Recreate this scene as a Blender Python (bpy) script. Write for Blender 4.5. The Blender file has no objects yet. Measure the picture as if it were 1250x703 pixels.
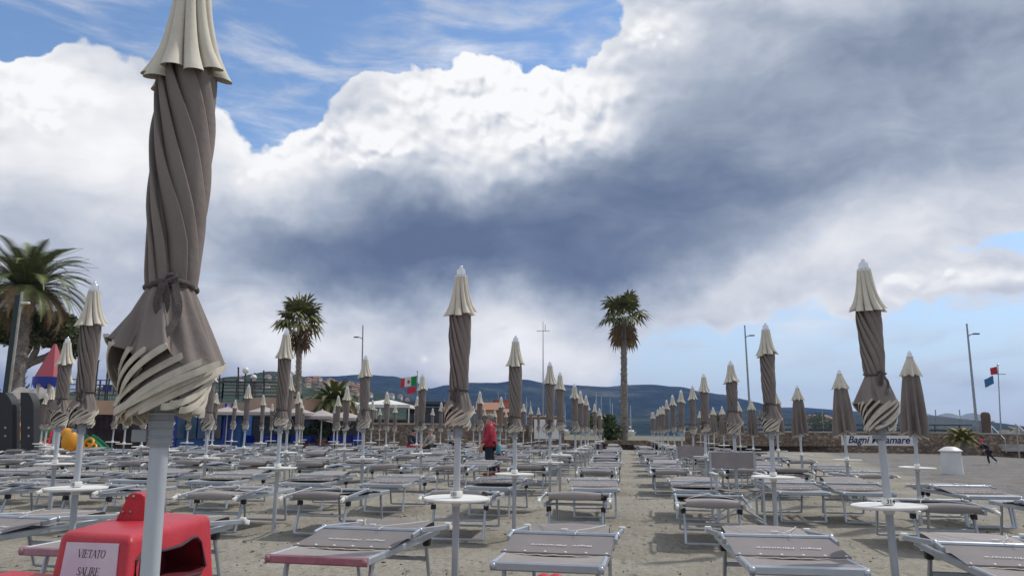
import bpy, bmesh, math, random
from mathutils import Vector, Matrix, noise as mnoise
random.seed(11)
SC = bpy.context.scene
COL = SC.collection
R = math.radians
PI = math.pi

# ------------------------------------------------------------------ camera numbers
F = 930.0; EYE = 1.12
PITCH = math.atan((527.0 - 351.5) / F)
YAW = math.atan((762 - 625) / F * math.cos(PITCH))
ROLL = R(0.4)

def ray(px, py):
    a, b = px - 625.0, 351.5 - py
    a, b = a*math.cos(ROLL) - b*math.sin(ROLL), a*math.sin(ROLL) + b*math.cos(ROLL)
    u, w = a/F, b/F
    fw = math.cos(PITCH) - w*math.sin(PITCH)
    return u/fw, (math.sin(PITCH) + w*math.cos(PITCH))/fw      # lateral and rise per metre ahead

def head(x, d):
    return x*math.cos(YAW) - d*math.sin(YAW), x*math.sin(YAW) + d*math.cos(YAW)

def at(px, py, d):
    """world point seen in the direction of (px, py) at d metres ahead"""
    u, w = ray(px, py)
    X, Y = head(u*d, d)
    return Vector((X, Y, EYE + w*d))

def on_ground(px, py, z=0.0):
    u, w = ray(px, py)
    d = (z - EYE)/w
    X, Y = head(u*d, d)
    return Vector((X, Y, z))

# ------------------------------------------------------------------ mesh builder
class MB:
    def __init__(s):
        s.v = []; s.f = []; s.m = []
        s.cur = 0
    def add(s, vs, fs, mat=None):
        o = len(s.v)
        s.v.extend([tuple(p) for p in vs])
        for f in fs:
            s.f.append(tuple(i + o for i in f)); s.m.append(s.cur if mat is None else mat)
        return s
    def box(s, c, size, rot=None, ch=0.0):
        hx, hy, hz = size[0]/2, size[1]/2, size[2]/2
        ch = min(ch, hx*.9, hy*.9, hz*.9)
        if ch <= 0:
            vs = [Vector((x, y, z)) for x in (-hx, hx) for y in (-hy, hy) for z in (-hz, hz)]
            fs = [(0,1,3,2),(4,6,7,5),(0,4,5,1),(2,3,7,6),(0,2,6,4),(1,5,7,3)]
        else:
            bm = bmesh.new(); bmesh.ops.create_cube(bm, size=1)
            for v in bm.verts: v.co = Vector((v.co.x*2*hx, v.co.y*2*hy, v.co.z*2*hz))
            bmesh.ops.bevel(bm, geom=bm.edges[:], offset=ch, segments=2, profile=.5, affect='EDGES')
            bm.verts.index_update()
            vs = [v.co.copy() for v in bm.verts]; fs = [tuple(v.index for v in f.verts) for f in bm.faces]
            bm.free()
        if rot is not None:
            vs = [rot @ v for v in vs]
        c = Vector(c)
        return s.add([v + c for v in vs], fs)
    def sweep(s, path, sect, up=(0,0,1), closed=False, cap=True, scales=None):
        """sweep a closed 2-D section (list of (a,b)) along a path; a = sideways, b = up"""
        path = [Vector(p) for p in path]; n = len(path); k = len(sect); vs = []
        up = Vector(up)
        for i, p in enumerate(path):
            if closed: t = path[(i+1) % n] - path[i-1]
            else: t = path[min(i+1, n-1)] - path[max(i-1, 0)]
            t.normalize()
            side = t.cross(up)
            if side.length < 1e-4: side = t.cross(Vector((0.3, 1, 0)))
            side.normalize(); u2 = side.cross(t)
            sc = scales[i] if scales else 1.0
            for a, b in sect: vs.append(p + side*a*sc + u2*b*sc)
        fs = []
        for i in range(n if closed else n-1):
            j = (i+1) % n
            for q in range(k):
                r = (q+1) % k
                fs.append((i*k+q, i*k+r, j*k+r, j*k+q))
        if cap and not closed:
            fs.append(tuple(range(k-1, -1, -1))); fs.append(tuple((n-1)*k+q for q in range(k)))
        return s.add(vs, fs)
    def tube(s, path, r, seg=8, **kw):
        return s.sweep(path, [(r*math.cos(2*PI*i/seg), r*math.sin(2*PI*i/seg)) for i in range(seg)], **kw)
    def lathe(s, prof, seg=16, c=(0,0,0), cap=True):
        c = Vector(c); n = len(prof); vs = []; fs = []
        for r, z in prof:
            for i in range(seg):
                a = 2*PI*i/seg
                vs.append(c + Vector((r*math.cos(a), r*math.sin(a), z)))
        for j in range(n-1):
            for i in range(seg):
                k = (i+1) % seg
                fs.append((j*seg+i, j*seg+k, (j+1)*seg+k, (j+1)*seg+i))
        if cap:
            fs.append(tuple(range(seg-1, -1, -1))); fs.append(tuple((n-1)*seg+i for i in range(seg)))
        return s.add(vs, fs)
    def grid(s, fn, nu, nv, closed_u=False):
        vs = [fn(i/(nu if closed_u else nu-1), j/(nv-1)) for j in range(nv) for i in range(nu)]
        fs = []
        for j in range(nv-1):
            for i in range(nu if closed_u else nu-1):
                k = (i+1) % nu
                fs.append((j*nu+i, j*nu+k, (j+1)*nu+k, (j+1)*nu+i))
        return s.add(vs, fs)
    def ball(s, c, rx, ry=None, rz=None, seg=12, rings=8):
        ry = ry or rx; rz = rz or rx; c = Vector(c)
        vs = [c + Vector((0,0,-rz))]; fs = []
        for j in range(1, rings):
            t = -PI/2 + PI*j/rings
            for i in range(seg):
                a = 2*PI*i/seg
                vs.append(c + Vector((rx*math.cos(t)*math.cos(a), ry*math.cos(t)*math.sin(a), rz*math.sin(t))))
        vs.append(c + Vector((0,0,rz)))
        for i in range(seg):
            fs.append((0, 1+(i+1) % seg, 1+i))
        for j in range(rings-2):
            for i in range(seg):
                k = (i+1) % seg
                fs.append((1+j*seg+i, 1+j*seg+k, 1+(j+1)*seg+k, 1+(j+1)*seg+i))
        e = len(vs)-1; b = 1+(rings-2)*seg
        for i in range(seg): fs.append((b+i, b+(i+1) % seg, e))
        return s.add(vs, fs)
    def mesh(s, name, mats, smooth=True, angle=40):
        me = bpy.data.meshes.new(name)
        me.from_pydata(s.v, [], s.f)
        if not isinstance(mats, (list, tuple)): mats = [mats]
        for m in mats: me.materials.append(m)
        if len(mats) > 1: me.polygons.foreach_set('material_index', s.m)
        if smooth:
            me.polygons.foreach_set('use_smooth', [True]*len(me.polygons))
            try: me.set_sharp_from_angle(angle=R(angle))
            except Exception: pass
        me.update()
        return me
    def build(s, name, mats, parent=None, loc=None, **kw):
        return link(name, s.mesh(name, mats, **kw), parent, loc)

def rrect(w, h, r=None):
    r = min(w, h)*.28 if r is None else r
    a, b = w/2, h/2
    return [(a-r,-b),(a,-b+r),(a,b-r),(a-r,b),(-a+r,b),(-a,b-r),(-a,-b+r),(-a+r,-b)]

def link(name, data, parent=None, loc=None):
    o = bpy.data.objects.new(name, data); COL.objects.link(o)
    if parent is not None: o.parent = parent
    if loc is not None: o.location = loc
    return o

def thing(name, label, cat, loc=(0,0,0), rz=0.0, group=None):
    o = link(name, None, None, loc); o.rotation_euler = (0, 0, rz); o.empty_display_size = .2
    return tag(o, label, cat, group)

def tag(o, label, cat, group=None):
    o['label'] = label; o['category'] = cat
    if group: o['group'] = group
    return o

def setting(o, kind='structure'):
    o['kind'] = kind
    return o

def kids(o): return [c for c in KIDS.get(o.name, [])]
KIDS = {}
def dup(root, loc, rz, label, group=None, keep=None, scale=None):
    """copy of a thing with its parts and sub-parts (keep = part names to keep)"""
    r = root.copy(); COL.objects.link(r)
    r.location = loc; r.rotation_euler = (0, 0, rz); r['label'] = label
    if group: r['group'] = group
    if scale: r.scale = scale
    for ch in CHILD[root.name]:
        if keep and ch.name.split('.')[0] not in keep: continue
        c = ch.copy(); COL.objects.link(c); c.parent = r
        for g in CHILD.get(ch.name, ()):
            if keep and g.name.split('.')[0] not in keep: continue
            d = g.copy(); COL.objects.link(d); d.parent = c
    return r
CHILD = {}
def register(root):
    CHILD[root.name] = list(root.children)
    for c in root.children: CHILD[c.name] = list(c.children)

def text_mesh(txt, size, mat, extrude=.0, shear=0.0, bold=0.0, spacing=1.0):
    cu = bpy.data.curves.new('lettering', 'FONT')
    cu.body = txt; cu.size = size; cu.align_x = 'CENTER'; cu.align_y = 'CENTER'
    cu.extrude = extrude; cu.shear = shear; cu.offset = bold; cu.space_character = spacing
    cu.resolution_u = 4
    o = bpy.data.objects.new('lettering', cu); COL.objects.link(o)
    bpy.context.view_layer.update()
    me = bpy.data.meshes.new_from_object(o.evaluated_get(bpy.context.evaluated_depsgraph_get()))
    COL.objects.unlink(o); bpy.data.objects.remove(o); bpy.data.curves.remove(cu)
    me.materials.clear(); me.materials.append(mat); me.name = 'lettering'
    return me

# ------------------------------------------------------------------ materials
def mat(name, col, rough=.6, metal=0.0, var=.0, vscale=6.0, bump=0.0, bscale=40.0, detail=4.0, col2=None,
        rnd=0.0, coord='Object', spec=None, trans=0.0, stretch=None):
    m = bpy.data.materials.new(name); m.use_nodes = True
    nt = m.node_tree; N = nt.nodes; L = nt.links
    b = N['Principled BSDF']
    b.inputs['Roughness'].default_value = rough; b.inputs['Metallic'].default_value = metal
    if spec is not None: b.inputs['Specular IOR Level'].default_value = spec
    if trans: b.inputs['Transmission Weight'].default_value = trans
    tc = N.new('ShaderNodeTexCoord'); src = tc.outputs[coord]
    if stretch:
        mp = N.new('ShaderNodeMapping'); mp.inputs['Scale'].default_value = stretch
        L.new(src, mp.inputs['Vector']); src = mp.outputs['Vector']
    c = (*col, 1)
    out = None
    if var or col2:
        n = N.new('ShaderNodeTexNoise'); n.inputs['Scale'].default_value = vscale; n.inputs['Detail'].default_value = detail
        n.inputs['Roughness'].default_value = .6
        L.new(src, n.inputs['Vector'])
        r = N.new('ShaderNodeValToRGB')
        if col2 is None:
            a = tuple(x*(1-var) for x in col); d = tuple(min(1, x*(1+var)) for x in col)
        else: a, d = col, col2
        r.color_ramp.elements[0].color = (*a, 1); r.color_ramp.elements[1].color = (*d, 1)
        r.color_ramp.elements[0].position = .32; r.color_ramp.elements[1].position = .68
        L.new(n.outputs['Fac'], r.inputs['Fac']); out = r.outputs['Color']
    if rnd:
        oi = N.new('ShaderNodeObjectInfo')
        mr = N.new('ShaderNodeMapRange'); mr.inputs['To Min'].default_value = 1-rnd; mr.inputs['To Max'].default_value = 1+rnd
        L.new(oi.outputs['Random'], mr.inputs['Value'])
        vm = N.new('ShaderNodeVectorMath'); vm.operation = 'SCALE'
        if out is not None: L.new(out, vm.inputs[0])
        else: vm.inputs[0].default_value = col
        L.new(mr.outputs['Result'], vm.inputs['Scale']); out = vm.outputs['Vector']
    if out is not None: L.new(out, b.inputs['Base Color'])
    else: b.inputs['Base Color'].default_value = c
    if bump:
        n2 = N.new('ShaderNodeTexNoise'); n2.inputs['Scale'].default_value = bscale; n2.inputs['Detail'].default_value = 3
        L.new(src, n2.inputs['Vector'])
        bp = N.new('ShaderNodeBump'); bp.inputs['Strength'].default_value = bump; bp.inputs['Distance'].default_value = .01
        L.new(n2.outputs['Fac'], bp.inputs['Height']); L.new(bp.outputs['Normal'], b.inputs['Normal'])
    return m

M = {}
M['taupe'] = mat('taupe canvas', (.222,.188,.170), .9, var=.10, vscale=5, bump=.16, bscale=60, rnd=.08)
M['taupe_mesh'] = mat('taupe mesh sling', (.27,.243,.235), .8, var=.10, vscale=5, bump=.3, bscale=300, rnd=.20)
M['flap'] = mat('grey canvas sunshade', (.215,.195,.196), .8, var=.10, vscale=4, bump=.2, bscale=300, rnd=.16)
M['cream'] = mat('cream canvas', (.62,.575,.475), .85, var=.09, vscale=9, bump=.14, bscale=60, rnd=.05)
M['cream_dirty'] = mat('cream hem tape', (.56,.515,.43), .9, var=.14, vscale=30, bump=.12, bscale=420)
M['tie'] = mat('dark tie webbing', (.10,.085,.082), .9, var=.2, vscale=60, bump=.5, bscale=400)
M['pole'] = mat('pale grey painted pole', (.45,.48,.51), .38, metal=.15, var=.10, vscale=10, stretch=(1,1,.25), rnd=.06)
M['sleeve'] = mat('grey plastic collar', (.30,.325,.35), .45, var=.06, vscale=20)
M['alu'] = mat('brushed aluminium', (.46,.50,.55), .36, metal=.55, var=.12, vscale=5, rnd=.12)
M['chrome'] = mat('silver cap', (.72,.73,.75), .22, metal=.85)
M['white'] = mat('white plastic', (.76,.75,.71), .42, var=.08, vscale=11, rnd=.05)
M['black'] = mat('black plastic', (.02,.02,.024), .5)
M['cord'] = mat('white elastic cord', (.7,.69,.66), .8)
M['ink'] = mat('black ink', (.02,.02,.025), .6)
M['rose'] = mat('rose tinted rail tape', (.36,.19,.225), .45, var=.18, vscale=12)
M['dark_metal'] = mat('dark painted metal', (.05,.055,.06), .5)
M['steel'] = mat('galvanised steel', (.33,.36,.39), .42, metal=.5, var=.1, vscale=3)
# ------------------------------------------------------------------ closed beach umbrellas
def interp(tab, x):
    if x <= tab[0][0]: return tab[0][1]
    for (a, va), (b, vb) in zip(tab, tab[1:]):
        if x <= b:
            t = (x-a)/(b-a); t = t*t*(3-2*t) if len(tab) > 9 else t
            return va + (vb-va)*t
    return tab[-1][1]

def pol(r, th, z):
    return Vector((r*math.sin(th), -r*math.cos(th), z))

def fold(psi, sharp):
    c = .5 - .5*math.cos(psi)
    return c**sharp

def pleat(psi, p=.75):
    return 1 - abs(math.cos(psi*.5))**p

def tied_canopy(rnd, hi, zt, zb, zv, flare, lean=(0,0), nfold=11, twist=2.7, nband=10, front=None, bodyk=1.0):
    """zt tie height, zb canopy bottom, zv lower edge of the vent cap. Returns canopy, hem, vent, strap meshes"""
    nth = (26 if hi else 12)*nfold
    nz = 44 if hi else 20
    amp = [rnd.uniform(.75, 1.15) for _ in range(nfold)]
    w1, w2 = rnd.uniform(0, 6), rnd.uniform(0, 6)
    body = MB()
    z1 = zv + .10
    Rt = [(zt-.005, .055), (zt+.03, .059), (zt+(zv-zt)*.35, .066+rnd.uniform(-.004,.004)), (zt+(zv-zt)*.7, .070), (zv, .071), (z1, .045)]
    def fn(u, v):
        z = zt - .005 + (z1 - zt + .005)*v
        phi = 2*PI*u
        ph = phi + .16*math.sin(2*phi+w1) + .1*math.sin(3*phi+w2)
        psi = nfold*ph
        k = int(ph/(2*PI)*nfold) % nfold
        q = (zv - z)/(zv - zt)
        tw = twist*q + .25*math.sin(q*2.2+w1)
        d = .40*amp[k]*(1 - .45*max(0, min(1, (zt+.10-z)/.10)))
        t = (psi/(2*PI)) % 1.0; base = math.floor(psi/(2*PI)); wd = 2*PI/nfold
        over = .30*amp[k]*min(1, max(.15, (z-zt)/.09))
        if t < .80:
            g = t/.80; lift = .62*g**.6 + .38*math.sin(PI*.5*g); th_ = base*wd + wd*(1+over)*g
            flat = .018*math.sin(PI*g)
        else:
            g = (t-.80)/.20; lift = 1 - g**.7; th_ = base*wd + wd*(1+over) - wd*over*g; flat = 0
        rr = bodyk*interp(Rt, z)*(1.07 - d*(1-lift) + flat)
        rr *= 1 + .03*math.sin(phi*2 + z*9 + w2) + .012*math.sin(phi*5 - z*23 + w1) + .010*math.sin(z*31 + k*1.7)
        th = th_ + (ph - psi/nfold) + tw + .05*math.sin(k*2.3 + z*11)
        return pol(rr, th, z)
    body.grid(fn, nth, nz, closed_u=True)
    # skirt of ridges flaring out below the tie, its hems wrapped round in a spiral
    nb = nband
    zsk = zt - (zt-zb)*.47
    hem = MB()
    off = (front - .95) if front is not None else rnd.uniform(0, 6)
    nr = max(4, nb//3)
    ridges = []
    for q in range(nr):
        a_ = (2*PI*q/nr + rnd.uniform(-.14, .14))
        ridges.append((a_, flare*rnd.uniform(1.04, 1.22), zsk + rnd.uniform(-.014, .018) - .02*math.sin(a_+off-.4)))
    def ridge_at(phi):
        phi %= 2*PI; m = len(ridges)
        for q in range(m):
            a0, a1 = ridges[q][0], ridges[(q+1) % m][0] + (2*PI if q == m-1 else 0)
            ph = phi if phi >= ridges[0][0] else phi + 2*PI
            if a0 <= ph < a1:
                return (ph-a0)/(a1-a0), ridges[q], ridges[(q+1) % m]
        return 0, ridges[0], ridges[0]
    def sk(u, v):
        phi = 2*PI*u
        t, A_, B_ = ridge_at(phi)
        g = t**1.1
        tuck = (1-g)*.30*min(1, v*1.3)
        if t < .10: tuck *= t/.10
        rr1 = A_[1]*(1-t) + B_[1]*t
        z1 = A_[2]*(1-t) + B_[2]*t - .022*math.sin(PI*t) - .012
        z = zt - .003 + (z1 - zt)*v
        Rr = .056 + (rr1-.056)*(v**1.02)
        Rr *= 1 - tuck - .040*math.sin(phi*13 + w1)*(1-.6*v) - .012*math.sin(phi*19+w2)*v
        return pol(Rr, phi + off - .22*(1-v), z)
    body.grid(sk, 260 if hi else 96, 16 if hi else 9, closed_u=True)
    band = []
    for k in range(nb):
        q, r_ = divmod(k, 3) if nb//3 >= 4 else (k % nr, k // nr)
        major = (k % 3 == 0) if nb//3 >= 4 else (k < nr)
        if major:
            a_, rr_, z_ = ridges[(k//3) % nr] if nb//3 >= 4 else ridges[k % nr]
            t1, r1, z1 = a_ + off, rr_ + .003, z_ - .012
        else:
            t1 = 2*PI*k/nb + off + rnd.uniform(-.08, .08)
            t_, A_, B_ = ridge_at(t1-off)
            r1 = (A_[1]*(1-t_) + B_[1]*t_)*(.80 + .16*t_); z1 = A_[2]*(1-t_) + B_[2]*t_ - .020
        band.append(dict(end=t1, span=rnd.uniform(1.75, 2.25), r1=r1, z1=z1, r0=flare*rnd.uniform(.70, .80), z0=zb + rnd.uniform(-.004, .010) + .012*math.sin(t1-off-2.2)))
    for b_ in band:
        m = 26 if hi else 12
        t0 = b_['end'] - b_['span']
        wob = rnd.uniform(0, 6)
        def edge(s, rin=0.0):
            r = b_['r0'] + (b_['r1']-b_['r0'])*s**2.4 - rin + .004*math.sin(7*s+wob)*(1-s)
            return pol(r, t0 + b_['span']*s, b_['z0'] + (b_['z1']-b_['z0'])*s**1.15 + .004*math.sin(5*s+wob)*(1-s))
        outer = [edge(i/(m-1)) for i in range(m)]
        inner = [edge(i/(m-1)*.7 + .02, .022) + Vector((0,0,.006)) for i in range(m)]
        a, b0 = inner[0], outer[0]; mid = (a+b0)/2; tn = (outer[0]-outer[1]).normalized()
        dn = [mid + (b0-a)*.5*math.cos(t) + tn*.024*math.sin(t) for t in (PI*.8, PI*.5, PI*.2)]
        e = outer[-1]; rad = Vector((e.x, e.y, 0)).normalized()
        tail = [e - rad*.012 + Vector((0,0,.003))]
        pts = inner[::-1] + dn + outer + tail
        hw = rnd.uniform(.0062, .0078) if bodyk > 1.05 else rnd.uniform(.0072, .0092)
        hem.sweep(pts, [(.0014,-hw),(.0022,0),(.0014,hw),(-.0014,hw),(-.0022,0),(-.0014,-hw)], scales=[1]*(len(pts)-2) + [.85,.3])
        def sheet(pp, outw, hh):
            vs = []
            for p in pp:
                rad = Vector((p.x, p.y, 0)).normalized()
                for j in range(4):
                    t = j/3
                    vs.append(p - rad*(.001 + .030*t*outw) + Vector((0,0,hh*t)))
            body.add(vs, [(i*4+j, (i+1)*4+j, (i+1)*4+j+1, i*4+j+1) for i in range(len(pp)-1) for j in range(3)])
        sheet(outer[:-2], 1.0, .050); sheet(inner, .6, .05)
    # inner core so no gaps show
    body.lathe([(.036, zb+.03), (flare*.52, zb+.045), (flare*.66, zsk-.01), (.05, zt-.01)], seg=20, cap=False)
    # cream vent cap
    vent = MB()
    nv = 10; vamp = [rnd.uniform(.7, 1.25) for _ in range(nv)]
    ztop = zv + .27
    sl_ = rnd.uniform(0, 6) if not hi else 2.2
    def vt(u, v, inset=0.0):
        phi = 2*PI*u + .17*math.sin(2*2*PI*u + w2) + .08*math.sin(3*2*PI*u + w1)
        k = int(phi/(2*PI)*nv) % nv
        psi = nv*phi
        Rr = .039 + .030*v + (.037 if hi else .036)*(v**3.2)
        f = pleat(psi + PI, .8)
        rr = Rr*(1.06 - (.13 + .52*v**1.4)*f*vamp[k]) - inset
        rr += .006*max(0, (v-.8)/.2)*(1-f)
        dz = .012*v*v*f - .018*math.sin(phi + sl_)*v*v + .013*v*v*math.sin(k*2.9+w1)
        return pol(rr, phi + .42*v - (.25+.55*v)*math.sin(psi)/nv, ztop + (zv - ztop)*v + dz)
    vent.grid(lambda u, v: vt(u, v), 240 if hi else 90, 18 if hi else 9, closed_u=True)
    vent.grid(lambda u, v: vt(u, 1 - v*.5, .0045*(1 if v > 0 else .3)), 240 if hi else 90, 5, closed_u=True)
    # tie strap
    st = MB()
    st.tube([pol(.0625 + .003*math.sin(3*t), t, zt + .004*math.sin(2*t)) for t in [2*PI*i/36 for i in range(36)]], .0065, seg=8, closed=True)
    a0 = rnd.uniform(-.25, .3)
    if front is not None: a0 = front + .02
    st.ball(pol(.068, a0, zt+.002), .013, .012, .011, 10, 6)
    st.tube([pol(.070 + .008*math.sin(t), a0 - .05 + .16*math.sin(t*2), zt + .004 + .012*math.cos(t)) for t in [2*PI*i/14 for i in range(14)]], .0055, 6, closed=True)
    rib = [(.0085,-.0014),(.0085,.0014),(-.0085,.0014),(-.0085,-.0014)]
    def ribbon(pts, aa):
        st.sweep(pts, rib, up=(math.sin(aa), -math.cos(aa), .05))
    # one long tail, one short tail and a hanging loop
    def sur(z): return .064 + max(0, (zt - z))*.52
    ribbon([pol(sur(zt - .128*t) + .014*math.sin(PI*min(1, t*1.6)), a0 + .24*math.sin(PI*t) - .16*t, zt + .014*math.sin(PI*min(1, t*5)) - .128*t) for t in [i/14 for i in range(15)]], a0)
    lp = []
    for i in range(17):
        t = i/16
        lp.append(pol(sur(zt - .055) + .006*math.sin(2*PI*t), a0 - .24 - .11*math.sin(2*PI*t), zt - .004 - .064*(math.sin(PI*t))))
    ribbon(lp, a0-.25)
    return body, hem, vent, st

def loose_canopy(rnd):
    """closed but untied canopy hanging in straight pleats"""
    zb, zv, zt = 1.08, 1.83, 2.10
    w1, w2 = rnd.uniform(0,6), rnd.uniform(0,6)
    nf = 8; amp = [rnd.uniform(.8,1.25) for _ in range(nf)]
    body, hem, vent = MB(), MB(), MB()
    def fn(u, v):
        phi = 2*PI*u; ph = phi + .18*math.sin(2*phi+w1)
        k = int(ph/(2*PI)*nf) % nf; psi = nf*ph
        f = fold(psi, 1.1)
        Rr = .080 + .086*(v**.8)
        rr = Rr*(1.12 - (.30+.46*v)*f*amp[k])
        z = zv + .05 + (zb - zv - .05)*v + .07*v*f - .03*v*math.sin(phi + w2)
        if v > .93: rr -= .02*((v-.93)/.07)
        return pol(rr, ph - .5*math.sin(psi)/nf + .25*v, z)
    body.grid(fn, 96, 20, closed_u=True)
    body.lathe([(.03, zb+.12), (.07, zb+.3), (.07, zv)], seg=12, cap=False)
    hem.sweep([fn(i/96, 1.0) for i in range(96)], [(.003,-.009),(.003,.009),(-.003,.009),(-.003,-.009)], closed=True)
    def vt(u, v):
        phi = 2*PI*u; psi = nf*phi; f = fold(psi, 1.3); k = int(phi/(2*PI)*nf) % nf
        Rr = .032 + .104*(v**1.15)
        return pol(Rr*(1.06 - (.12+.3*v)*f*amp[k]), phi - .5*math.sin(psi)/nf, zt + (zv-zt)*v + .028*v*v*f)
    vent.grid(vt, 80, 10, closed_u=True)
    return body, hem, vent

TABLE_Z = .69
def pole_mesh(lo, hi_z):
    p = MB()
    p.lathe([(.0225, lo), (.0225, hi_z)], 18)
    return p
def finial_mesh(z):
    f = MB()
    f.lathe([(.041, z-.018), (.043, z-.010), (.041, z-.004), (.031, z), (.029, z+.034), (.025, z+.042), (.013, z+.042), (.013, z+.058), (.008, z+.066), (.001, z+.068)], 18)
    return f
def sleeve_mesh(z0, z1, hi=False):
    f = MB()
    prof = []
    n = 7 if hi else 3; z = z0
    for i in range(n):
        h = (z1-z0)/n
        prof += [(.0295, z), (.0325, z+.002), (.0325, z+h*.22), (.0295, z+h*.3), (.0295, z+h-.0005)]
        z += h
    f.lathe([(.0235, z0)] + prof, 24)
    if hi:
        for a in (-.9, 1.0):
            c = pol(.055, a, z1+.005)
            f.tube([c + Vector((.024*math.cos(t)*math.cos(a), .024*math.cos(t)*math.sin(a), .024*math.sin(t))) for t in [PI + PI*i/10 for i in range(11)]], .0035, 6)
    return f
def table_mesh():
    t = MB()
    t.lathe([(.024, TABLE_Z-.006), (.195, TABLE_Z-.006), (.206, TABLE_Z-.009), (.213, TABLE_Z-.006), (.215, TABLE_Z+.001), (.213, TABLE_Z+.008), (.209, TABLE_Z+.009), (.204, TABLE_Z+.006), (.024, TABLE_Z+.006)], 40, cap=False)
    t.lathe([(.0228, TABLE_Z-.045), (.030, TABLE_Z-.045), (.038, TABLE_Z-.0062)], 20, cap=False)
    return t
def tag_mesh():
    t = MB()
    t.box((0,0,TABLE_Z+.030), (.062,.062,.040), ch=.008)
    return t

GU = 'closed beach umbrellas standing in rows'
def make_tied(seed, hi=False, **kw):
    rnd = random.Random(seed)
    p = dict(zt=1.44, zb=1.15, zv=1.90, flare=.118)
    p.update(kw)
    root = thing('beach_umbrella', 'closed', 'beach umbrella', group=GU)
    body, hem, vent, st = tied_canopy(rnd, hi, **p)
    ztop = p['zv'] + .27
    pole_mesh(-.05, ztop-.03).build('pole', M['pole'], root)
    sl = sleeve_mesh(1.085 if hi else 1.07, 1.20, hi).build('sleeve', M['sleeve'], root)
    lb = MB(); lb.box((-.040,-.012,1.108), (.040,.036,.026), ch=.003).build('latch', M['sleeve'], sl)
    b = body.build('canopy', M['taupe'], root, angle=180)
    hem.build('hem', M['cream_dirty'], b, angle=60)
    vent.build('vent_cap', M['cream'], root, angle=180)
    st.build('tie_strap', M['tie'], root, angle=60)
    finial_mesh(ztop).build('finial', M['chrome'], root)
    table_mesh().build('table_top', M['white'], root, angle=30)
    tag_mesh().build('number_tag', M['white'], root)
    register(root)
    return root
def make_loose(seed):
    rnd = random.Random(seed)
    root = thing('beach_umbrella', 'loose', 'beach umbrella', group=GU)
    body, hem, vent = loose_canopy(rnd)
    pole_mesh(-.05, 2.09).build('pole', M['pole'], root)
    sleeve_mesh(1.0, 1.2).build('sleeve', M['pole'], root)
    b = body.build('canopy', M['taupe'], root, angle=180)
    hem.build('hem', M['cream_dirty'], b)
    vent.build('vent_cap', M['cream'], root, angle=180)
    finial_mesh(2.10).build('finial', M['chrome'], root)
    table_mesh().build('table_top', M['white'], root, angle=30)
    tag_mesh().build('number_tag', M['white'], root)
    register(root)
    return root

ORD = ['first','second','third','fourth','fifth','sixth','seventh','eighth','ninth','tenth','eleventh','twelfth','thirteenth','fourteenth','fifteenth','sixteenth']
# rows: key, x, drift, name, first pole number, last, loose?
ROWS = [
 ('A', -1.15, 'row left of the aisle', -1, 12),
 ('L', -3.95, 'second row left of the aisle', 0, 12),
 ('L2', -6.62, 'third row left of the aisle', 0, 12),
 ('L3', -9.25, 'fourth row left of the aisle', 1, 12),
 ('L4', -11.9, 'fifth row left of the aisle', 2, 10),
 ('L5', -14.6, 'sixth row left of the aisle', 3, 9),
 ('L6', -17.3, 'seventh row left of the aisle', 4, 8),
 ('R', 1.56, 'row right of the aisle', 0, 12),
 ('R2', 3.78, 'outermost row on the right', 1, 11),
]
Y0, DY = 5.15, 3.2
FIX = {('A',-1): (-.945, 1.51), ('A',1): (-1.17, 8.36), ('L',0): (-3.99, 5.28), ('L3',2): tuple(at(70.5,540,12.5))[:2], ('L4',3): tuple(at(64,540,16.3))[:2], ('L2',1): (-6.84, 8.61), ('R',0): (1.61, 5.1), ('R',1): (1.5, 8.26),
       ('R2',1): None, ('R2',2): (3.72, 10.7), ('R2',3): (3.67, 13.6), ('R2',4): (3.7, 17.1)}
hero = make_tied(3, True, zt=1.425, zb=1.15, zv=1.912, flare=.132, bodyk=1.07, twist=2.15, nfold=10, nband=21, front=.58)
VAR = [make_tied(21+i, i < 2, nband=(15 if i < 2 else 12), zt=1.44+z, zb=1.15, zv=1.90+q, flare=fl) for i, (z, q, fl) in enumerate(((-.05,0,.104), (.05,.0,.122), (-.11,.02,.086), (-.13,-.01,.092), (-.07,.01,.095), (-.02,.03,.10), (.02,-.02,.112), (-.15,.0,.084)))]
LOOSE = [make_loose(60+i) for i in range(3)]
used = set()
POLES = {}
rl = random.Random(5)
NUMBERS = {('R',0): '314', ('A',0): '101', ('L',0): '110'}
def lean(o, r):
    o.rotation_euler.x = r.uniform(-.022,.022); o.rotation_euler.y = r.uniform(-.022,.022)
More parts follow.
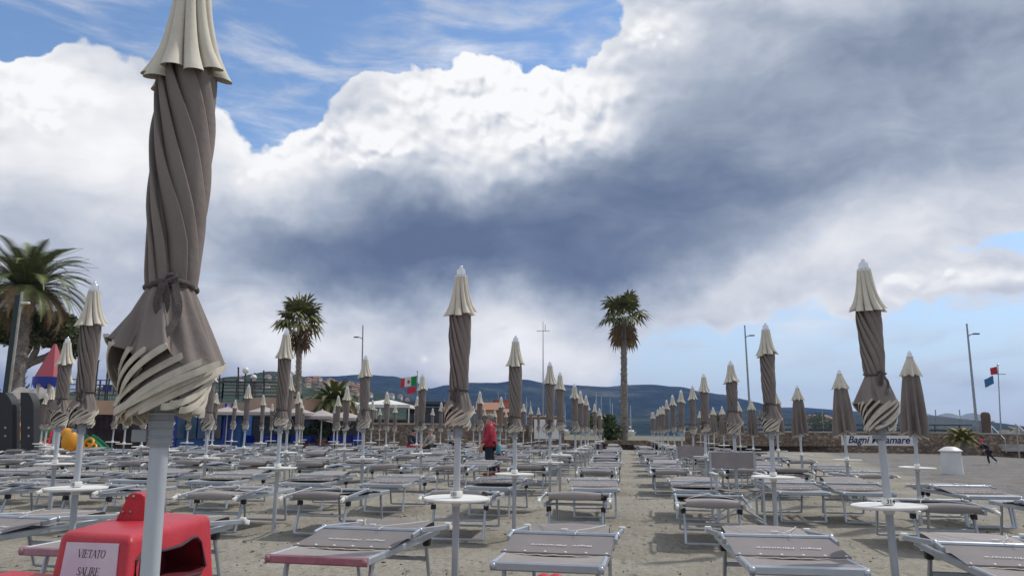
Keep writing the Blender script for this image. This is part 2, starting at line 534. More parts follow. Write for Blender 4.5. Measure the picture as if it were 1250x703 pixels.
for key, x, name, k0, k1 in ROWS:
    count = 0
    for k in range(k0, k1+1):
        pos = (x + rl.uniform(-.07,.07), Y0 + DY*k + rl.uniform(-.1,.1))
        if (key, k) in FIX:
            pos = FIX[(key, k)]
            if pos is None: continue
        elif key == 'R2': pos = (pos[0], pos[1]-.9)
        POLES[(key, k)] = pos
        o_name = ORD[count]; count += 1
        if key == 'A' and k == -1:
            src = hero; label = 'big nearest closed taupe umbrella with bow tie and swirled cream hem'
        elif key == 'R2':
            src = LOOSE[k % 3]; label = f'untied dark umbrella hanging in pleats, {o_name} in the {name}'
        else:
            src = {('A',0): VAR[0], ('R',0): VAR[1], ('L',0): VAR[0], ('A',1): VAR[3], ('L',1): VAR[2]}.get((key,k)) or VAR[rl.randrange(2, 8)]
            label = f'closed taupe umbrella, {o_name} from the front in the {name}'
        rz = 0 if src is hero else rl.uniform(-.5,.5) + (rl.choice((0, 2.1, 4.2)) if k > 1 else 0)
        loc = (pos[0], pos[1], 0)
        if src.name not in used:
            used.add(src.name); o = src; o.location = loc; o.rotation_euler = (0,0,rz); o['label'] = label
        else:
            o = dup(src, loc, rz, label, GU, keep=None if pos[1] < 30 else ('pole','canopy','hem','vent_cap','table_top','sleeve','finial'))
        lean(o, rl)
        s = rl.uniform(.975, 1.02)
        if src is hero: o.scale = (.83, .83, 1); o.rotation_euler = (0, -.017, 0)
        if src is not hero and k > 0: o.scale = (1.0 + rl.uniform(-.05,.08), 1.0 + rl.uniform(-.05,.08), s)
        if (key, k) in NUMBERS:
            tagp = [c for c in o.children if c.name.startswith('number_tag')]
            # the tag faces the camera side of the pole
            num = link('number', text_mesh(NUMBERS[(key,k)], .034, M['ink'], bold=.001), tagp[0] if tagp else o)
            num.matrix_local = Matrix.Translation((.004, -.0318, TABLE_Z+.030)) @ Matrix.Rotation(PI/2, 4, 'X')
            if tagp: tagp[0].rotation_euler.z = -rz + {'R':.1,'A':-.5,'L':-.4}[key]
# ------------------------------------------------------------------ sun loungers
def make_lounger(detail=True, rose=False, back=0.0, tilt=0.0, sag=.012, flapy=0.0):
    root = thing('sun_lounger', 'lounger', 'sun lounger', group='grey sun loungers set out in rows')
    H = .375; W = .31; L0, L1 = -.70, .70
    fr = MB()
    sec = rrect(.026, .046)
    for s in (-1, 1):
        fr.sweep([(s*W, L0, H), (s*W, .30, H), (s*W, L1, H+.012)], sec)
    for y, z, h in ((.30, H-.012, .026),):
        fr.sweep([(-W+.014, y, z), (W-.014, y, z)], rrect(.026, h))
    fr.build('frame', M['alu'], root)
    ft = MB()
    ft.sweep([(-W-.012, L0-.002, H), (W+.012, L0-.002, H)], rrect(.030, .050))
    for s in (-1, 1): ft.ball((s*(W-.005), L0-.016, H), .020, .014, .020, 10, 6)
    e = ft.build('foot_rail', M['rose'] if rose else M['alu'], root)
    for y0, y1, up in ((-.52, -.60, False), (.50, .63, True)):
        lg = MB()
        p = [(-.275, y0, H-.02), (-.275, y1, .016), (.275, y1, .016), (.275, y0, H-.02)]
        s2 = rrect(.026, .032)
        lg.sweep(p[:2], s2, up=(0,1,0)); lg.sweep(p[2:], s2, up=(0,1,0))
        lg.sweep([(-.262, y1, .018), (.262, y1, .018)], rrect(.030, .026))
        if up:
            t = .42
            yy = y0 + (y1-y0)*t; zz = (H-.02)*(1-t)
            lg.sweep([(-.262, yy, zz), (.262, yy, zz)], rrect(.022, .030))
        lg.build('leg_frame', M['alu'], root)
    for s in (-1, 1):
        h = MB(); h.box((s*.285, .505, H-.045), (.05,.06,.055), ch=.010)
        h.build('hinge', M['black'], root)
    sl = MB()
    def slf(u, v):
        x = -W+.012 + (2*W-.024)*u; y = L0+.012 + (.18-L0-.012)*v
        return Vector((x, y, H+.018 - sag*math.sin(PI*u)*math.sin(PI*min(1, v*1.15))))
    sl.grid(slf, 9, 9)
    sl.build('sling', M['taupe_mesh'], root, angle=180)
    hd = MB()
    def hdf(u, v):
        x = (-W+.014 + (2*W-.028)*u)
        if v < .72:
            t = v/.72; y = .10 + .60*t; z = H+.022 + (.052+back)*math.sin(PI*.5*t)
        else:
            t = (v-.72)/.28*2.5; y = .70 + .034*math.sin(t); z = H+.022 + .052 + back - .034*(1-math.cos(t))
        z += .016*math.sin(PI*u)*math.sin(PI*v) - .012*math.sin(PI*u)*(v > .8)
        x *= 1 - .10*math.sin(PI*.5*v)
        return Vector((x, y, z))
    hd.grid(hdf, 9, 18)
    hd.build('head_sling', M['taupe_mesh'], root, angle=180)
    fl = MB()
    FW = W+.025
    def flf(u, v):
        y = -.345 + .465*v + flapy
        return Vector((-FW + 2*FW*u, y, H+.028 + tilt*(1-v) + .046*v - .006*math.sin(PI*u)*math.sin(PI*v)))
    fl.grid(flf, 13, 6)
    fl.add([flf(u/12, 0) + Vector((0,-.002,dz)) for u in range(13) for dz in (0, -.015)], [(2*i, 2*i+1, 2*i+3, 2*i+2) for i in range(12)])
    f = fl.build('sunshade', M['flap'], root, angle=50)
    bar = MB(); bar.tube([(-FW-.01, .13, H+.078), (FW+.01, .13, H+.078)], .016, 8)
    bar.build('sunshade_bar', M['alu'], root)
    for s in (-1, 1):
        ar = MB()
        ar.sweep([(s*(W+.040), -.02, H+.06), (s*(W+.040), .14, H+.078)], rrect(.020, .034))
        ar.sweep([(s*(W+.040), .14, H+.078), (s*(W+.046), .80, H+.030+back*.6)], rrect(.020, .036))
        ar.ball((s*(W+.042), .13, H+.078), .024, .020, .024, 8, 6)
        a = ar.build('sunshade_arm', M['alu'], root)
        tp = MB(); tp.box((s*(W+.046), .83, H+.024+back*.6), (.030,.085,.038), Matrix.Rotation(-.25, 3, 'X'), ch=.008)
        tp.box((s*(W+.046), .775, H+.048+back*.6), (.05,.04,.03), ch=.008)
        tp.build('end_cap', M['white'], a)
    if detail:
        sn = MB()
        for i in range(6):
            u = .035 + .93*i/5
            p = flf(u, .035); sn.lathe([(.009, 0), (.009, .004), (.005, .007)], 10, p)
        sn.build('snap_buttons', M['white'], f)['kind'] = 'stuff'
        tr = MB()
        tr.sweep([flf(u/20, 0) + Vector((0, -.010 + .004*math.sin(u*1.3), -.013 + .002*math.sin(u*2.1))) for u in range(21)], rrect(.016, .006))
        tr.build('trim_tape', M['cream_dirty'], f)
        cd = MB()
        for s in (-1, 1):
            pts = [(s*.25, .64, H+.088), (s*.17, .42, H+.090), (s*.06, .19, H+.094), (s*.02, .15, H+.102)]
            cd.tube(pts, .0026, 5)
        cd.tube([(.02,.15,H+.102), (.06,.13,H+.115), (.09,.12,H+.10), (.08,.08,H+.092), (.085,.05,H+.088)], .0026, 5)
        cd.box((0,.15,H+.102), (.05,.022,.02), ch=.006)
        cd.build('cord', M['cord'], root)
        if not LET: LET.append(text_mesh('Bagni  Miramare', .052, M['white'], shear=.25))
        t = link('lettering', LET[0], f)
        t.matrix_local = Matrix.Translation((.02, -.165+flapy, H+.0490+tilt*.58)) @ Matrix.Rotation(.083-tilt*1.8, 4, 'X') @ Matrix.Rotation(PI, 4, 'Z') @ Matrix.Scale(1.15, 4, (1,0,0))
    register(root)
    return root
LET = []
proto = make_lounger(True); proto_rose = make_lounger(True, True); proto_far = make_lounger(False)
NEARV = [proto, make_lounger(True, False, .035, .02, .022, .02), make_lounger(True, False, -.02, .045, .03, -.03), make_lounger(True, False, .06, .0, .016, .05)]
FARV = [proto_far, make_lounger(False, False, .05, .03, .03), make_lounger(False, False, -.02, .0, .02, .04)]
FAR_KEEP = ('frame','foot_rail','leg_frame','sling','head_sling','sunshade','sunshade_arm','end_cap','hinge')
MID_KEEP = None
lused = set()
rb = random.Random(8)
GL = 'grey sun loungers set out in rows'
rowname = {r[0]: r[2] for r in ROWS}
BEDS = []
skip = {('R',1,'R')}
first_no = {}
for (key, k), (px_, py_) in POLES.items():
    first_no.setdefault(key, k)
    if key == 'A' and k == -1: continue
    for side in ('L', 'R'):
        if (key, k, side) in skip: continue
        n = sum(1 for (kk, q) in POLES if kk == key and q <= k)
        dx = {'L': -.63, 'R': .66}[side]
        x = px_ + dx + rb.uniform(-.05,.05)
        headfar = (k % 2 == 0)
        yb = Y0 + DY*k if key != 'R2' else Y0 + DY*k
        if k == 0: off = .08
        else: off = -.42 if headfar else .45
        y = yb + off + rb.uniform(-.10,.10)
        if (key, k) in (('A',0),): y = yb + .02
        rz = (0 if headfar else PI) + rb.uniform(-.085,.085)
        far = y > 19
        src = rb.choice(FARV) if far else (proto if k == 0 else rb.choice(NEARV))
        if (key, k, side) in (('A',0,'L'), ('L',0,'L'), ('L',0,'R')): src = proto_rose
        sd = {'L': 'left', 'R': 'right'}[side]
        rn = rowname[key].replace(' of the aisle', ' of aisle').replace('outermost row on the right', 'outermost right row')
        label = f'grey lounger {sd} of {ORD[n-1]} umbrella, {rn}, ' + ('foot end nearer' if headfar else 'head end nearer')
        if src.name not in lused:
            lused.add(src.name); o = src; o.location = (x, y, 0); o.rotation_euler = (0,0,rz); o['label'] = label
        else:
            o = dup(src, (x, y, 0), rz, label, GL, keep=('frame','leg_frame','sling','head_sling','sunshade','foot_rail') if y > 32 else None)
        BEDS.append(o)
# loungers of the outer row whose umbrellas stand outside the frame
for (x, y, rz, lb) in ((3.10, 8.85, PI+.03, 'grey lounger beside the round table of umbrella 314, on its right, head end nearer'),
                       (4.42, 8.95, PI-.02, 'grey lounger cut by the right picture edge, head end nearer, below the white bin'),
                       (3.12, 5.30, -.03, 'grey lounger in the bottom right corner, foot end nearer'),
                       (4.42, 11.0, .03, 'grey lounger on the far right, right of the first untied umbrella, foot end nearer')):
    dup(proto, (x, y, 0), rz, lb, GL)
# ------------------------------------------------------------------ ground, sea, hills
def ground_mat():
    m = bpy.data.materials.new('damp sand'); m.use_nodes = True
    nt = m.node_tree; N = nt.nodes; L = nt.links; b = N['Principled BSDF']
    b.inputs['Roughness'].default_value = .95; b.inputs['Specular IOR Level'].default_value = .2
    tc = N.new('ShaderNodeTexCoord'); P = tc.outputs['Object']
    def noise(sc, det=5, ro=.6, vec=None):
        n = N.new('ShaderNodeTexNoise'); n.inputs['Scale'].default_value = sc; n.inputs['Detail'].default_value = det; n.inputs['Roughness'].default_value = ro
        L.new(vec or P, n.inputs['Vector']); return n.outputs['Fac']
    def ramp(f, stops):
        r = N.new('ShaderNodeValToRGB'); e = r.color_ramp.elements
        e[0].position, e[0].color = stops[0][0], (*stops[0][1], 1); e[1].position, e[1].color = stops[-1][0], (*stops[-1][1], 1)
        for p, c in stops[1:-1]:
            q = e.new(p); q.color = (*c, 1)
        L.new(f, r.inputs['Fac']); return r.outputs['Color']
    def mix(f, a, c, kind='MIX'):
        x = N.new('ShaderNodeMix'); x.data_type = 'RGBA'; x.blend_type = kind
        if isinstance(f, float): x.inputs['Factor'].default_value = f
        else: L.new(f, x.inputs['Factor'])
        for s, v in (('A', a), ('B', c)):
            so = [i for i in x.inputs if i.name == s and i.type == 'RGBA'][0]
            if isinstance(v, tuple): so.default_value = (*v, 1)
            else: L.new(v, so)
        return [o for o in x.outputs if o.type == 'RGBA'][0]
    def mth(op, a, c=None):
        x = N.new('ShaderNodeMath'); x.operation = op
        for i, v in enumerate((a, c)):
            if v is None: continue
            if isinstance(v, (int, float)): x.inputs[i].default_value = v
            else: L.new(v, x.inputs[i])
        return x.outputs[0]
    base = ramp(noise(.55, 6), [(.30, (.245,.224,.184)), (.5, (.315,.291,.243)), (.72, (.372,.348,.298))])
    fine = ramp(noise(24, 5, .7), [(.25, (.55,.55,.56)), (.5, (1,1,1)), (.8, (1.2,1.19,1.16))])
    c = mix(1.0, base, fine, 'MULTIPLY')
    # small dark crumbs of weed and clods
    vo = N.new('ShaderNodeTexVoronoi'); vo.inputs['Scale'].default_value = 9.0; L.new(P, vo.inputs['Vector'])
    spot = mth('MULTIPLY', mth('LESS_THAN', vo.outputs['Distance'], .17), mth('GREATER_THAN', noise(1.7, 3), .56))
    c = mix(mth('MULTIPLY', spot, .55), c, (.10,.085,.065))
    # greyer pebbly strip on the seaward side
    sx = N.new('ShaderNodeSeparateXYZ'); L.new(P, sx.inputs[0])
    edge = mth('SUBTRACT', sx.outputs['X'], mth('ADD', mth('MULTIPLY', mth('SUBTRACT', sx.outputs['Y'], 20.0), .17), 7.2))
    edge = mth('ADD', edge, mth('MULTIPLY', mth('SUBTRACT', noise(.7, 4), .5), 2.2))
    mr = N.new('ShaderNodeMapRange'); mr.interpolation_type = 'SMOOTHSTEP'; mr.inputs['From Min'].default_value = -.35; mr.inputs['From Max'].default_value = .5
    L.new(edge, mr.inputs['Value'])
    grey = mix(1.0, ramp(noise(1.3, 6), [(.3, (.165,.155,.145)), (.7, (.255,.242,.225))]), fine, 'MULTIPLY')
    c = mix(mr.outputs[0], c, grey)
    L.new(c, b.inputs['Base Color'])
    vf = N.new('ShaderNodeTexVoronoi'); vf.feature = 'SMOOTH_F1'; vf.inputs['Scale'].default_value = 4.2; vf.inputs['Smoothness'].default_value = .35
    mpf = N.new('ShaderNodeMapping'); mpf.inputs['Scale'].default_value = (1.25,.75,1); L.new(P, mpf.inputs['Vector']); L.new(mpf.outputs[0], vf.inputs['Vector'])
    dent = N.new('ShaderNodeMapRange'); dent.interpolation_type = 'SMOOTHSTEP'; dent.inputs['From Min'].default_value = .08; dent.inputs['From Max'].default_value = .34; dent.inputs['To Min'].default_value = -.42; dent.inputs['To Max'].default_value = 0
    L.new(vf.outputs['Distance'], dent.inputs['Value'])
    h = mth('ADD', mth('MULTIPLY', noise(3.2, 4), .6), mth('MULTIPLY', dent.outputs[0], mth('MULTIPLY', noise(.9, 2), 1.5)))
    h = mth('ADD', h, mth('ADD', mth('MULTIPLY', noise(13, 4), .34), mth('MULTIPLY', noise(70, 3), .13)))
    bp = N.new('ShaderNodeBump'); bp.inputs['Strength'].default_value = .9; bp.inputs['Distance'].default_value = .12
    L.new(h, bp.inputs['Height']); L.new(bp.outputs['Normal'], b.inputs['Normal'])
    return m
M['sand'] = ground_mat()
NEARP = [p for p in POLES.values() if p[1] < 13 and -9 < p[0] < 6]
g = MB()
def gz(x, y):
    n = .026*mnoise.noise(Vector((x*1.1, y*1.1, 0))) + .014*mnoise.noise(Vector((x*2.7, y*2.7, 4))) + .012*mnoise.noise(Vector((x*6.1, y*6.1, 9)))
    sl = -.055*max(0, x-20) if x > 20 else 0
    for (qx, qy) in NEARP:
        r2 = (x-qx)**2 + (y-qy)**2
        if r2 < .4: n += .038*math.exp(-r2/.035)
    return n - .022 + sl
XS = [-90,-70,-55,-45,-36] + [-30 + .5*i for i in range(40)] + [-10 + .16*i for i in range(106)] + [7 + .5*i for i in range(28)] + [22,24,26,30,36,44]
YS = [-40,-25,-14,-7] + [-3 + .5*i for i in range(9)] + [1.6 + .16*i for i in range(80)] + [14.5 + .5*i for i in range(48)] + [39,42,45,48,52,58,66]
vs = [(x, y, gz(x, y)) for y in YS for x in XS]
nx = len(XS)
g.add(vs, [(j*nx+i, j*nx+i+1, (j+1)*nx+i+1, (j+1)*nx+i) for j in range(len(YS)-1) for i in range(nx-1)])
setting(g.build('beach_sand', M['sand'], angle=180))
# crumbs of wood, weed and clods lying on the sand
M['crumb'] = mat('dark crumbs of weed and wood', (.07,.058,.045), .95, col2=(.24,.21,.17), vscale=3)
rk = random.Random(31); cr = MB()
for i in range(5200):
    y = 3.2 + 17*rk.random()**1.5; x = rk.uniform(-.85, .62)*y*1.0 - .3
    if mnoise.noise(Vector((x*.8, y*.8, 3))) + rk.uniform(-.35,.35) < 0: continue
    s_ = .003 + .010*rk.random()**3; L_ = s_*rk.uniform(1, 4) if rk.random() < .4 else s_
    a_ = rk.uniform(0, PI); z_ = gz(x, y) + s_*.3
    dx, dy = math.cos(a_), math.sin(a_)
    cr.add([(x-dx*L_, y-dy*L_, z_), (x+dy*s_, y-dx*s_, z_+s_*rk.random()), (x+dx*L_, y+dy*L_, z_), (x-dy*s_, y+dx*s_, z_+s_*rk.random()), (x, y, z_+s_*1.1), (x, y, z_-s_)], [(0,1,4),(1,2,4),(2,3,4),(3,0,4),(1,0,5),(2,1,5),(3,2,5),(0,3,5)])
setting(cr.build('beach_debris', M['crumb'], smooth=False), 'stuff')

M['sea'] = mat('sea water', (.02,.075,.11), .12, bump=.5, bscale=.6, stretch=(1,.35,1))
s = MB(); s.lathe([(3250, -1.6)], 64); s.v = s.v[:64]; s.f = [tuple(range(64))]; s.m = [0]
setting(s.build('sea', M['sea'], smooth=False))
M['scrub'] = mat('dry ground with scrub', (.10,.105,.05), .95, col2=(.23,.20,.14), vscale=.02, detail=8)
ld = MB(); ld.add([(-3000,57.5,.35),(24,52.5,.35),(30,70,.3),(12,180,.3),(-60,420,.3),(-500,1200,.3),(-3000,1200,.3)], [(0,1,2,3,4,5,6)])
setting(ld.build('promenade_ground', M['scrub'], smooth=False))

def forest_mat(name, a, b, c, sc):
    m = bpy.data.materials.new(name); m.use_nodes = True
    nt = m.node_tree; N = nt.nodes; L = nt.links; p = N['Principled BSDF']
    p.inputs['Roughness'].default_value = 1.0; p.inputs['Specular IOR Level'].default_value = .05
    tc = N.new('ShaderNodeTexCoord')
    n = N.new('ShaderNodeTexNoise'); n.inputs['Scale'].default_value = sc; n.inputs['Detail'].default_value = 9; n.inputs['Roughness'].default_value = .68
    L.new(tc.outputs['Object'], n.inputs['Vector'])
    r = N.new('ShaderNodeValToRGB'); e = r.color_ramp.elements
    e[0].position, e[0].color = .36, (*a, 1); e[1].position, e[1].color = .70, (*c, 1)
    q = e.new(.54); q.color = (*b, 1)
    L.new(n.outputs['Fac'], r.inputs['Fac']); L.new(r.outputs['Color'], p.inputs['Base Color'])
    n2 = N.new('ShaderNodeTexNoise'); n2.inputs['Scale'].default_value = sc*9; n2.inputs['Detail'].default_value = 6
    L.new(tc.outputs['Object'], n2.inputs['Vector'])
    bp = N.new('ShaderNodeBump'); bp.inputs['Strength'].default_value = 1; bp.inputs['Distance'].default_value = 18
    L.new(n2.outputs['Fac'], bp.inputs['Height']); L.new(bp.outputs['Normal'], p.inputs['Normal'])
    return m
HILL_RAYS = {}
def hill(name, pts, D, depth, m, seed, nx=160, ny=26, rough=.06, slope=.9):
    """a wooded ridge: pts = its crest as seen, D metres ahead; it has a real front and back slope"""
    h = MB(); p0, p1 = pts[0][0], pts[-1][0]
    base = -2.0
    for j in range(ny*2-1):
        t = j/(ny-1)
        d = D + depth*(t-1)
        f = (t if t <= 1 else max(0, 2-t))
        for i in range(nx):
            px = p0 + (p1-p0)*i/(nx-1)
            py = interp(pts, px)
            top = at(px, py, D)
            lat = (top - at(px, 527, D)).length
            u, w = ray(px, py)
            X, Y = head(u*D, d)
            H = top.z - base
            k = f**slope
            nz = mnoise.fractal(Vector((X/depth*5+seed, Y/depth*5, seed)), .9, 2.1, 6)
            nz2 = mnoise.fractal(Vector((X/depth*30+seed, Y/depth*30, seed)), .9, 2.1, 4)
            z = base + H*(k + rough*4*nz*f*(1-f) + rough*.22*nz2*(1 if 0 < f < 1 else .3*f))
            h.v.append((X, Y, z))
    for j in range(ny*2-2):
        for i in range(nx-1):
            h.f.append((j*nx+i, j*nx+i+1, (j+1)*nx+i+1, (j+1)*nx+i)); h.m.append(0)
    return setting(h.build(name, m, angle=180))
M['forest_far'] = forest_mat('far pine woods', (.014,.024,.016), (.034,.050,.028), (.13,.13,.085), .005)
M['forest_near'] = forest_mat('hillside woods and terraces', (.030,.050,.026), (.060,.080,.040), (.19,.185,.11), .006)
hill('hill_near', [(60,500),(140,474),(200,462),(250,463),(290,459),(330,453),(352,455),(378,461),(420,470),(470,481),(520,497),(560,510),(600,524),(640,530)], 900, 420, M['forest_near'], 3.1, rough=.05)
hill('hill_middle', [(250,480),(330,468),(380,459),(410,459),(440,457),(478,459),(500,463),(524,474),(545,470),(575,467),(605,467),(640,463),(665,467),(700,470),(740,472),(765,470),(790,469),(830,472),(858,478),(880,481),(902,486),(920,494),(945,499),(975,500),(1010,503),(1060,513),(1110,526),(1150,533)], 2200, 800, M['forest_far'], 7.7, nx=220, rough=.06)
hill('hill_low_ridge', [(640,530),(690,512),(740,505),(800,507),(860,501),(900,504),(960,506),(1000,503),(1050,506),(1100,504),(1140,507),(1180,516),(1230,528),(1260,534)], 1400, 400, M['forest_far'], 1.7, rough=.03)
hill('hill_distant', [(880,505),(930,497),(980,497),(1020,500),(1060,503),(1100,507),(1150,513),(1200,522),(1240,532)], 2700, 500, M['forest_far'], 4.4, nx=110, rough=.03)

# ------------------------------------------------------------------ houses on the near hillside
hw = [mat('cream render', (.62,.54,.42), .9), mat('ochre render', (.55,.38,.22), .9), mat('white render', (.72,.69,.64), .9)]
roof_m = mat('clay tiles', (.33,.17,.11), .9)
def hill_z(px, py):
    return None
deps = bpy.context.evaluated_depsgraph_get()
bpy.context.view_layer.update(); deps = bpy.context.evaluated_depsgraph_get()
def hit(px, py, names):
    o = Vector((0,0,EYE)); d = (at(px, py, 100) - o).normalized()
    for _ in range(60):
        ok, loc, nrm, idx, ob, mx = SC.ray_cast(deps, o, d)
        if not ok: return None
        if ob.name in names: return loc
        o = loc + d*.02
    return None
rh = random.Random(4)
spots = [(rh.uniform(372,445), rh.uniform(463,478)) for _ in range(34)] + [(rh.uniform(402,440), rh.uniform(465,472)) for _ in range(18)] + [(rh.uniform(425,505), rh.uniform(472,492)) for _ in range(30)] + [(rh.uniform(290,345), rh.uniform(462,482)) for _ in range(5)]
nh = 0
for px, py in spots:
    p = hit(px, py, ('hill_near',))
    if p is None: continue
    w, dp, hh = rh.uniform(4,6.5), rh.uniform(4,6), rh.uniform(2.6,3.8)
    ci = rh.randrange(3)
    b = MB(); b.box((0,0,hh/2-1.5), (w,dp,hh+3))
    th_ = thing('hillside_house', ('cream','ochre','white')[ci] + ' house with a clay roof among woods on the green hillside', 'house', p, rh.uniform(-.5,.5), 'houses scattered on the hillside')
    b.build('wall', hw[ci], th_, smooth=False)
    r = MB(); r.add([(-w/2-.4,-dp/2-.4,hh),(w/2+.4,-dp/2-.4,hh),(w/2+.4,dp/2+.4,hh),(-w/2-.4,dp/2+.4,hh),(-w/2+2,0,hh+2.2),(w/2-2,0,hh+2.2)], [(0,1,5,4),(2,3,4,5),(1,2,5),(3,0,4),(3,2,1,0)])
    r.build('roof', roof_m, th_, smooth=False)
    nh += 1

# ------------------------------------------------------------------ stone wall, promenade
def stone_mat():
    m = bpy.data.materials.new('rubble stone wall'); m.use_nodes = True
    nt = m.node_tree; N = nt.nodes; L = nt.links; p = N['Principled BSDF']; p.inputs['Roughness'].default_value = .95
    tc = N.new('ShaderNodeTexCoord')
    mp = N.new('ShaderNodeMapping'); mp.inputs['Scale'].default_value = (5.2,5.2,7.5); L.new(tc.outputs['Object'], mp.inputs['Vector'])
    v = N.new('ShaderNodeTexVoronoi'); v.inputs['Scale'].default_value = 1; L.new(mp.outputs[0], v.inputs['Vector'])
    v2 = N.new('ShaderNodeTexVoronoi'); v2.feature = 'DISTANCE_TO_EDGE'; L.new(mp.outputs[0], v2.inputs['Vector']); v2.inputs['Scale'].default_value = 1
    sx = N.new('ShaderNodeSeparateColor'); L.new(v.outputs['Color'], sx.inputs[0])
    r = N.new('ShaderNodeValToRGB'); e = r.color_ramp.elements
    e[0].color = (.165,.12,.088,1); e[1].color = (.37,.295,.225,1); q = e.new(.5); q.color = (.25,.185,.135,1)
    L.new(sx.outputs[0], r.inputs['Fac'])
    n = N.new('ShaderNodeTexNoise'); n.inputs['Scale'].default_value = .35; n.inputs['Detail'].default_value = 5; L.new(tc.outputs['Object'], n.inputs['Vector'])
    lt = N.new('ShaderNodeMapRange'); lt.inputs['From Min'].default_value = 0; lt.inputs['From Max'].default_value = .12; lt.inputs['To Min'].default_value = .5
    L.new(v2.outputs['Distance'], lt.inputs['Value'])
    mu = N.new('ShaderNodeVectorMath'); mu.operation = 'SCALE'; L.new(r.outputs['Color'], mu.inputs[0]); L.new(lt.outputs[0], mu.inputs['Scale'])
    mr = N.new('ShaderNodeMapRange'); mr.inputs['From Min'].default_value = .3; mr.inputs['From Max'].default_value = .7; mr.inputs['To Min'].default_value = .75; mr.inputs['To Max'].default_value = 1.3
    L.new(n.outputs['Fac'], mr.inputs['Value'])
    m2 = N.new('ShaderNodeVectorMath'); m2.operation = 'SCALE'; L.new(mu.outputs[0], m2.inputs[0]); L.new(mr.outputs[0], m2.inputs['Scale'])
    L.new(m2.outputs[0], p.inputs['Base Color'])
    bp = N.new('ShaderNodeBump'); bp.inputs['Strength'].default_value = .9; bp.inputs['Distance'].default_value = .06
    L.new(v2.outputs['Distance'], bp.inputs['Height']); L.new(bp.outputs['Normal'], p.inputs['Normal'])
    return m
M['stone'] = stone_mat()
M['concrete'] = mat('weathered concrete', (.36,.34,.31), .9, var=.2, vscale=2.0, bump=.3, bscale=30)
M['tan'] = mat('tan painted concrete', (.50,.335,.225), .85, var=.08, vscale=.8)
M['glassblue'] = mat('blue window glass', (.03,.07,.12), .08, spec=.8)
M['darkglass'] = mat('dark shop front glass', (.012,.016,.02), .1, spec=.7)
M['blue'] = mat('blue plastic', (.012,.035,.30), .4, var=.1, vscale=5, rnd=.15)
M['bluepaint'] = mat('blue painted steel', (.02,.10,.30), .45, var=.1, vscale=3)
M['leaf_dark'] = mat('dark green leaves', (.055,.09,.03), .7, col2=(.11,.15,.05), vscale=2.0)
M['leaf_olive'] = mat('olive leaves', (.08,.11,.04), .7, col2=(.15,.17,.07), vscale=2.0)
M['palm_green'] = mat('palm leaf', (.085,.12,.035), .5, col2=(.20,.22,.075), vscale=1.4)
M['fan_green'] = mat('fan palm leaf', (.10,.125,.04), .55, col2=(.24,.225,.085), vscale=1.6)
M['palm_dry'] = mat('dry palm leaf', (.16,.105,.05), .9, col2=(.27,.19,.095), vscale=2.0)
M['palm_yellow'] = mat('yellowing palm leaf', (.15,.15,.035), .7, col2=(.29,.25,.07), vscale=2.0)
M['bark'] = mat('grey bark', (.14,.125,.11), .95, col2=(.34,.31,.27), vscale=7, bump=.8, bscale=14, stretch=(1,1,2.2))
M['terracotta'] = mat('terracotta', (.36,.15,.085), .85, var=.1, vscale=4)

WD = 52.0
def seg_box(mb, a, b, z0, z1, th=.5):
    a, b = Vector((a[0],a[1],0)), Vector((b[0],b[1],0)); d = b-a
    ang = math.atan2(d.y, d.x)
    c = (a+b)/2; n = Vector((-d.y, d.x, 0)).normalized()
    mb.box((c.x+n.x*th/2, c.y+n.y*th/2, (z0+z1)/2), (d.length, th, z1-z0), Matrix.Rotation(ang, 3, 'Z'))
def wall_piece(name, label, px0, d0, px1, d1, z1, mats=None, z0=-.3, th=.6, cap=None):
    a = at(px0, 527, d0); b = at(px1, 527, d1)
    o = thing(name, label, 'wall', ((a.x+b.x)/2, (a.y+b.y)/2, 0))
    c = Vector(((a.x+b.x)/2, (a.y+b.y)/2))
    m = MB(); seg_box(m, (a.x-c.x, a.y-c.y), (b.x-c.x, b.y-c.y), z0, z1, th); m.build('masonry', mats or M['stone'], o, smooth=False)
    if cap:
        q = MB(); seg_box(q, (a.x-c.x, a.y-c.y-.05), (b.x-c.x, b.y-c.y-.05), z1, z1+cap, th+.1); q.build('coping', M['concrete'], o, smooth=False)
    return o
wall_piece('stone_wall', 'long brown stone wall behind the umbrellas on the right, below the promenade railing', 836, 54, 1196, 47, 1.20, cap=.10)
wall_piece('stone_wall', 'brown stone wall behind umbrellas left of the central palm', 430, 50, 672, 54, 1.55, cap=.10)
wall_piece('stone_wall', 'low stone wall closing the far end of the central aisle', 690, 52.5, 836, 53, .62)
# sign pillar at the aisle end
pa = at(667, 527, 52.2)
o = thing('sign_pillar', 'small masonry pillar carrying a white board at the aisle end', 'pillar', (pa.x, pa.y, 0), YAW)
m = MB(); m.box((0,.3,.9), (2.4,.6,2.4)); m.build('masonry', M['stone'], o, smooth=False)
m = MB(); m.box((0,.3,2.15), (2.6,.8,.12), ch=.02); m.build('coping', M['tan'], o, smooth=False)
o = thing('notice_board', 'white board with a dark blue swirl emblem on the aisle-end pillar', 'sign', (pa.x+.06, pa.y-.06, 1.32), YAW)
m = MB(); m.box((0,-.03,0), (1.75,.05,1.3)); m.build('panel', M['white'], o, smooth=False)
M['navy'] = mat('navy lettering', (.012,.016,.10), .5)
m = MB(); m.sweep([Vector((-.08+.34*math.cos(t)*(1-t*.09), -.06, .30*math.sin(t)*(1-t*.09))) for t in [.3+.32*i for i in range(18)]], rrect(.012,.12), up=(0,-1,0)); m.ball((.12,-.06,-.02),.16,.012,.12)
m.build('emblem', M['navy'], o)
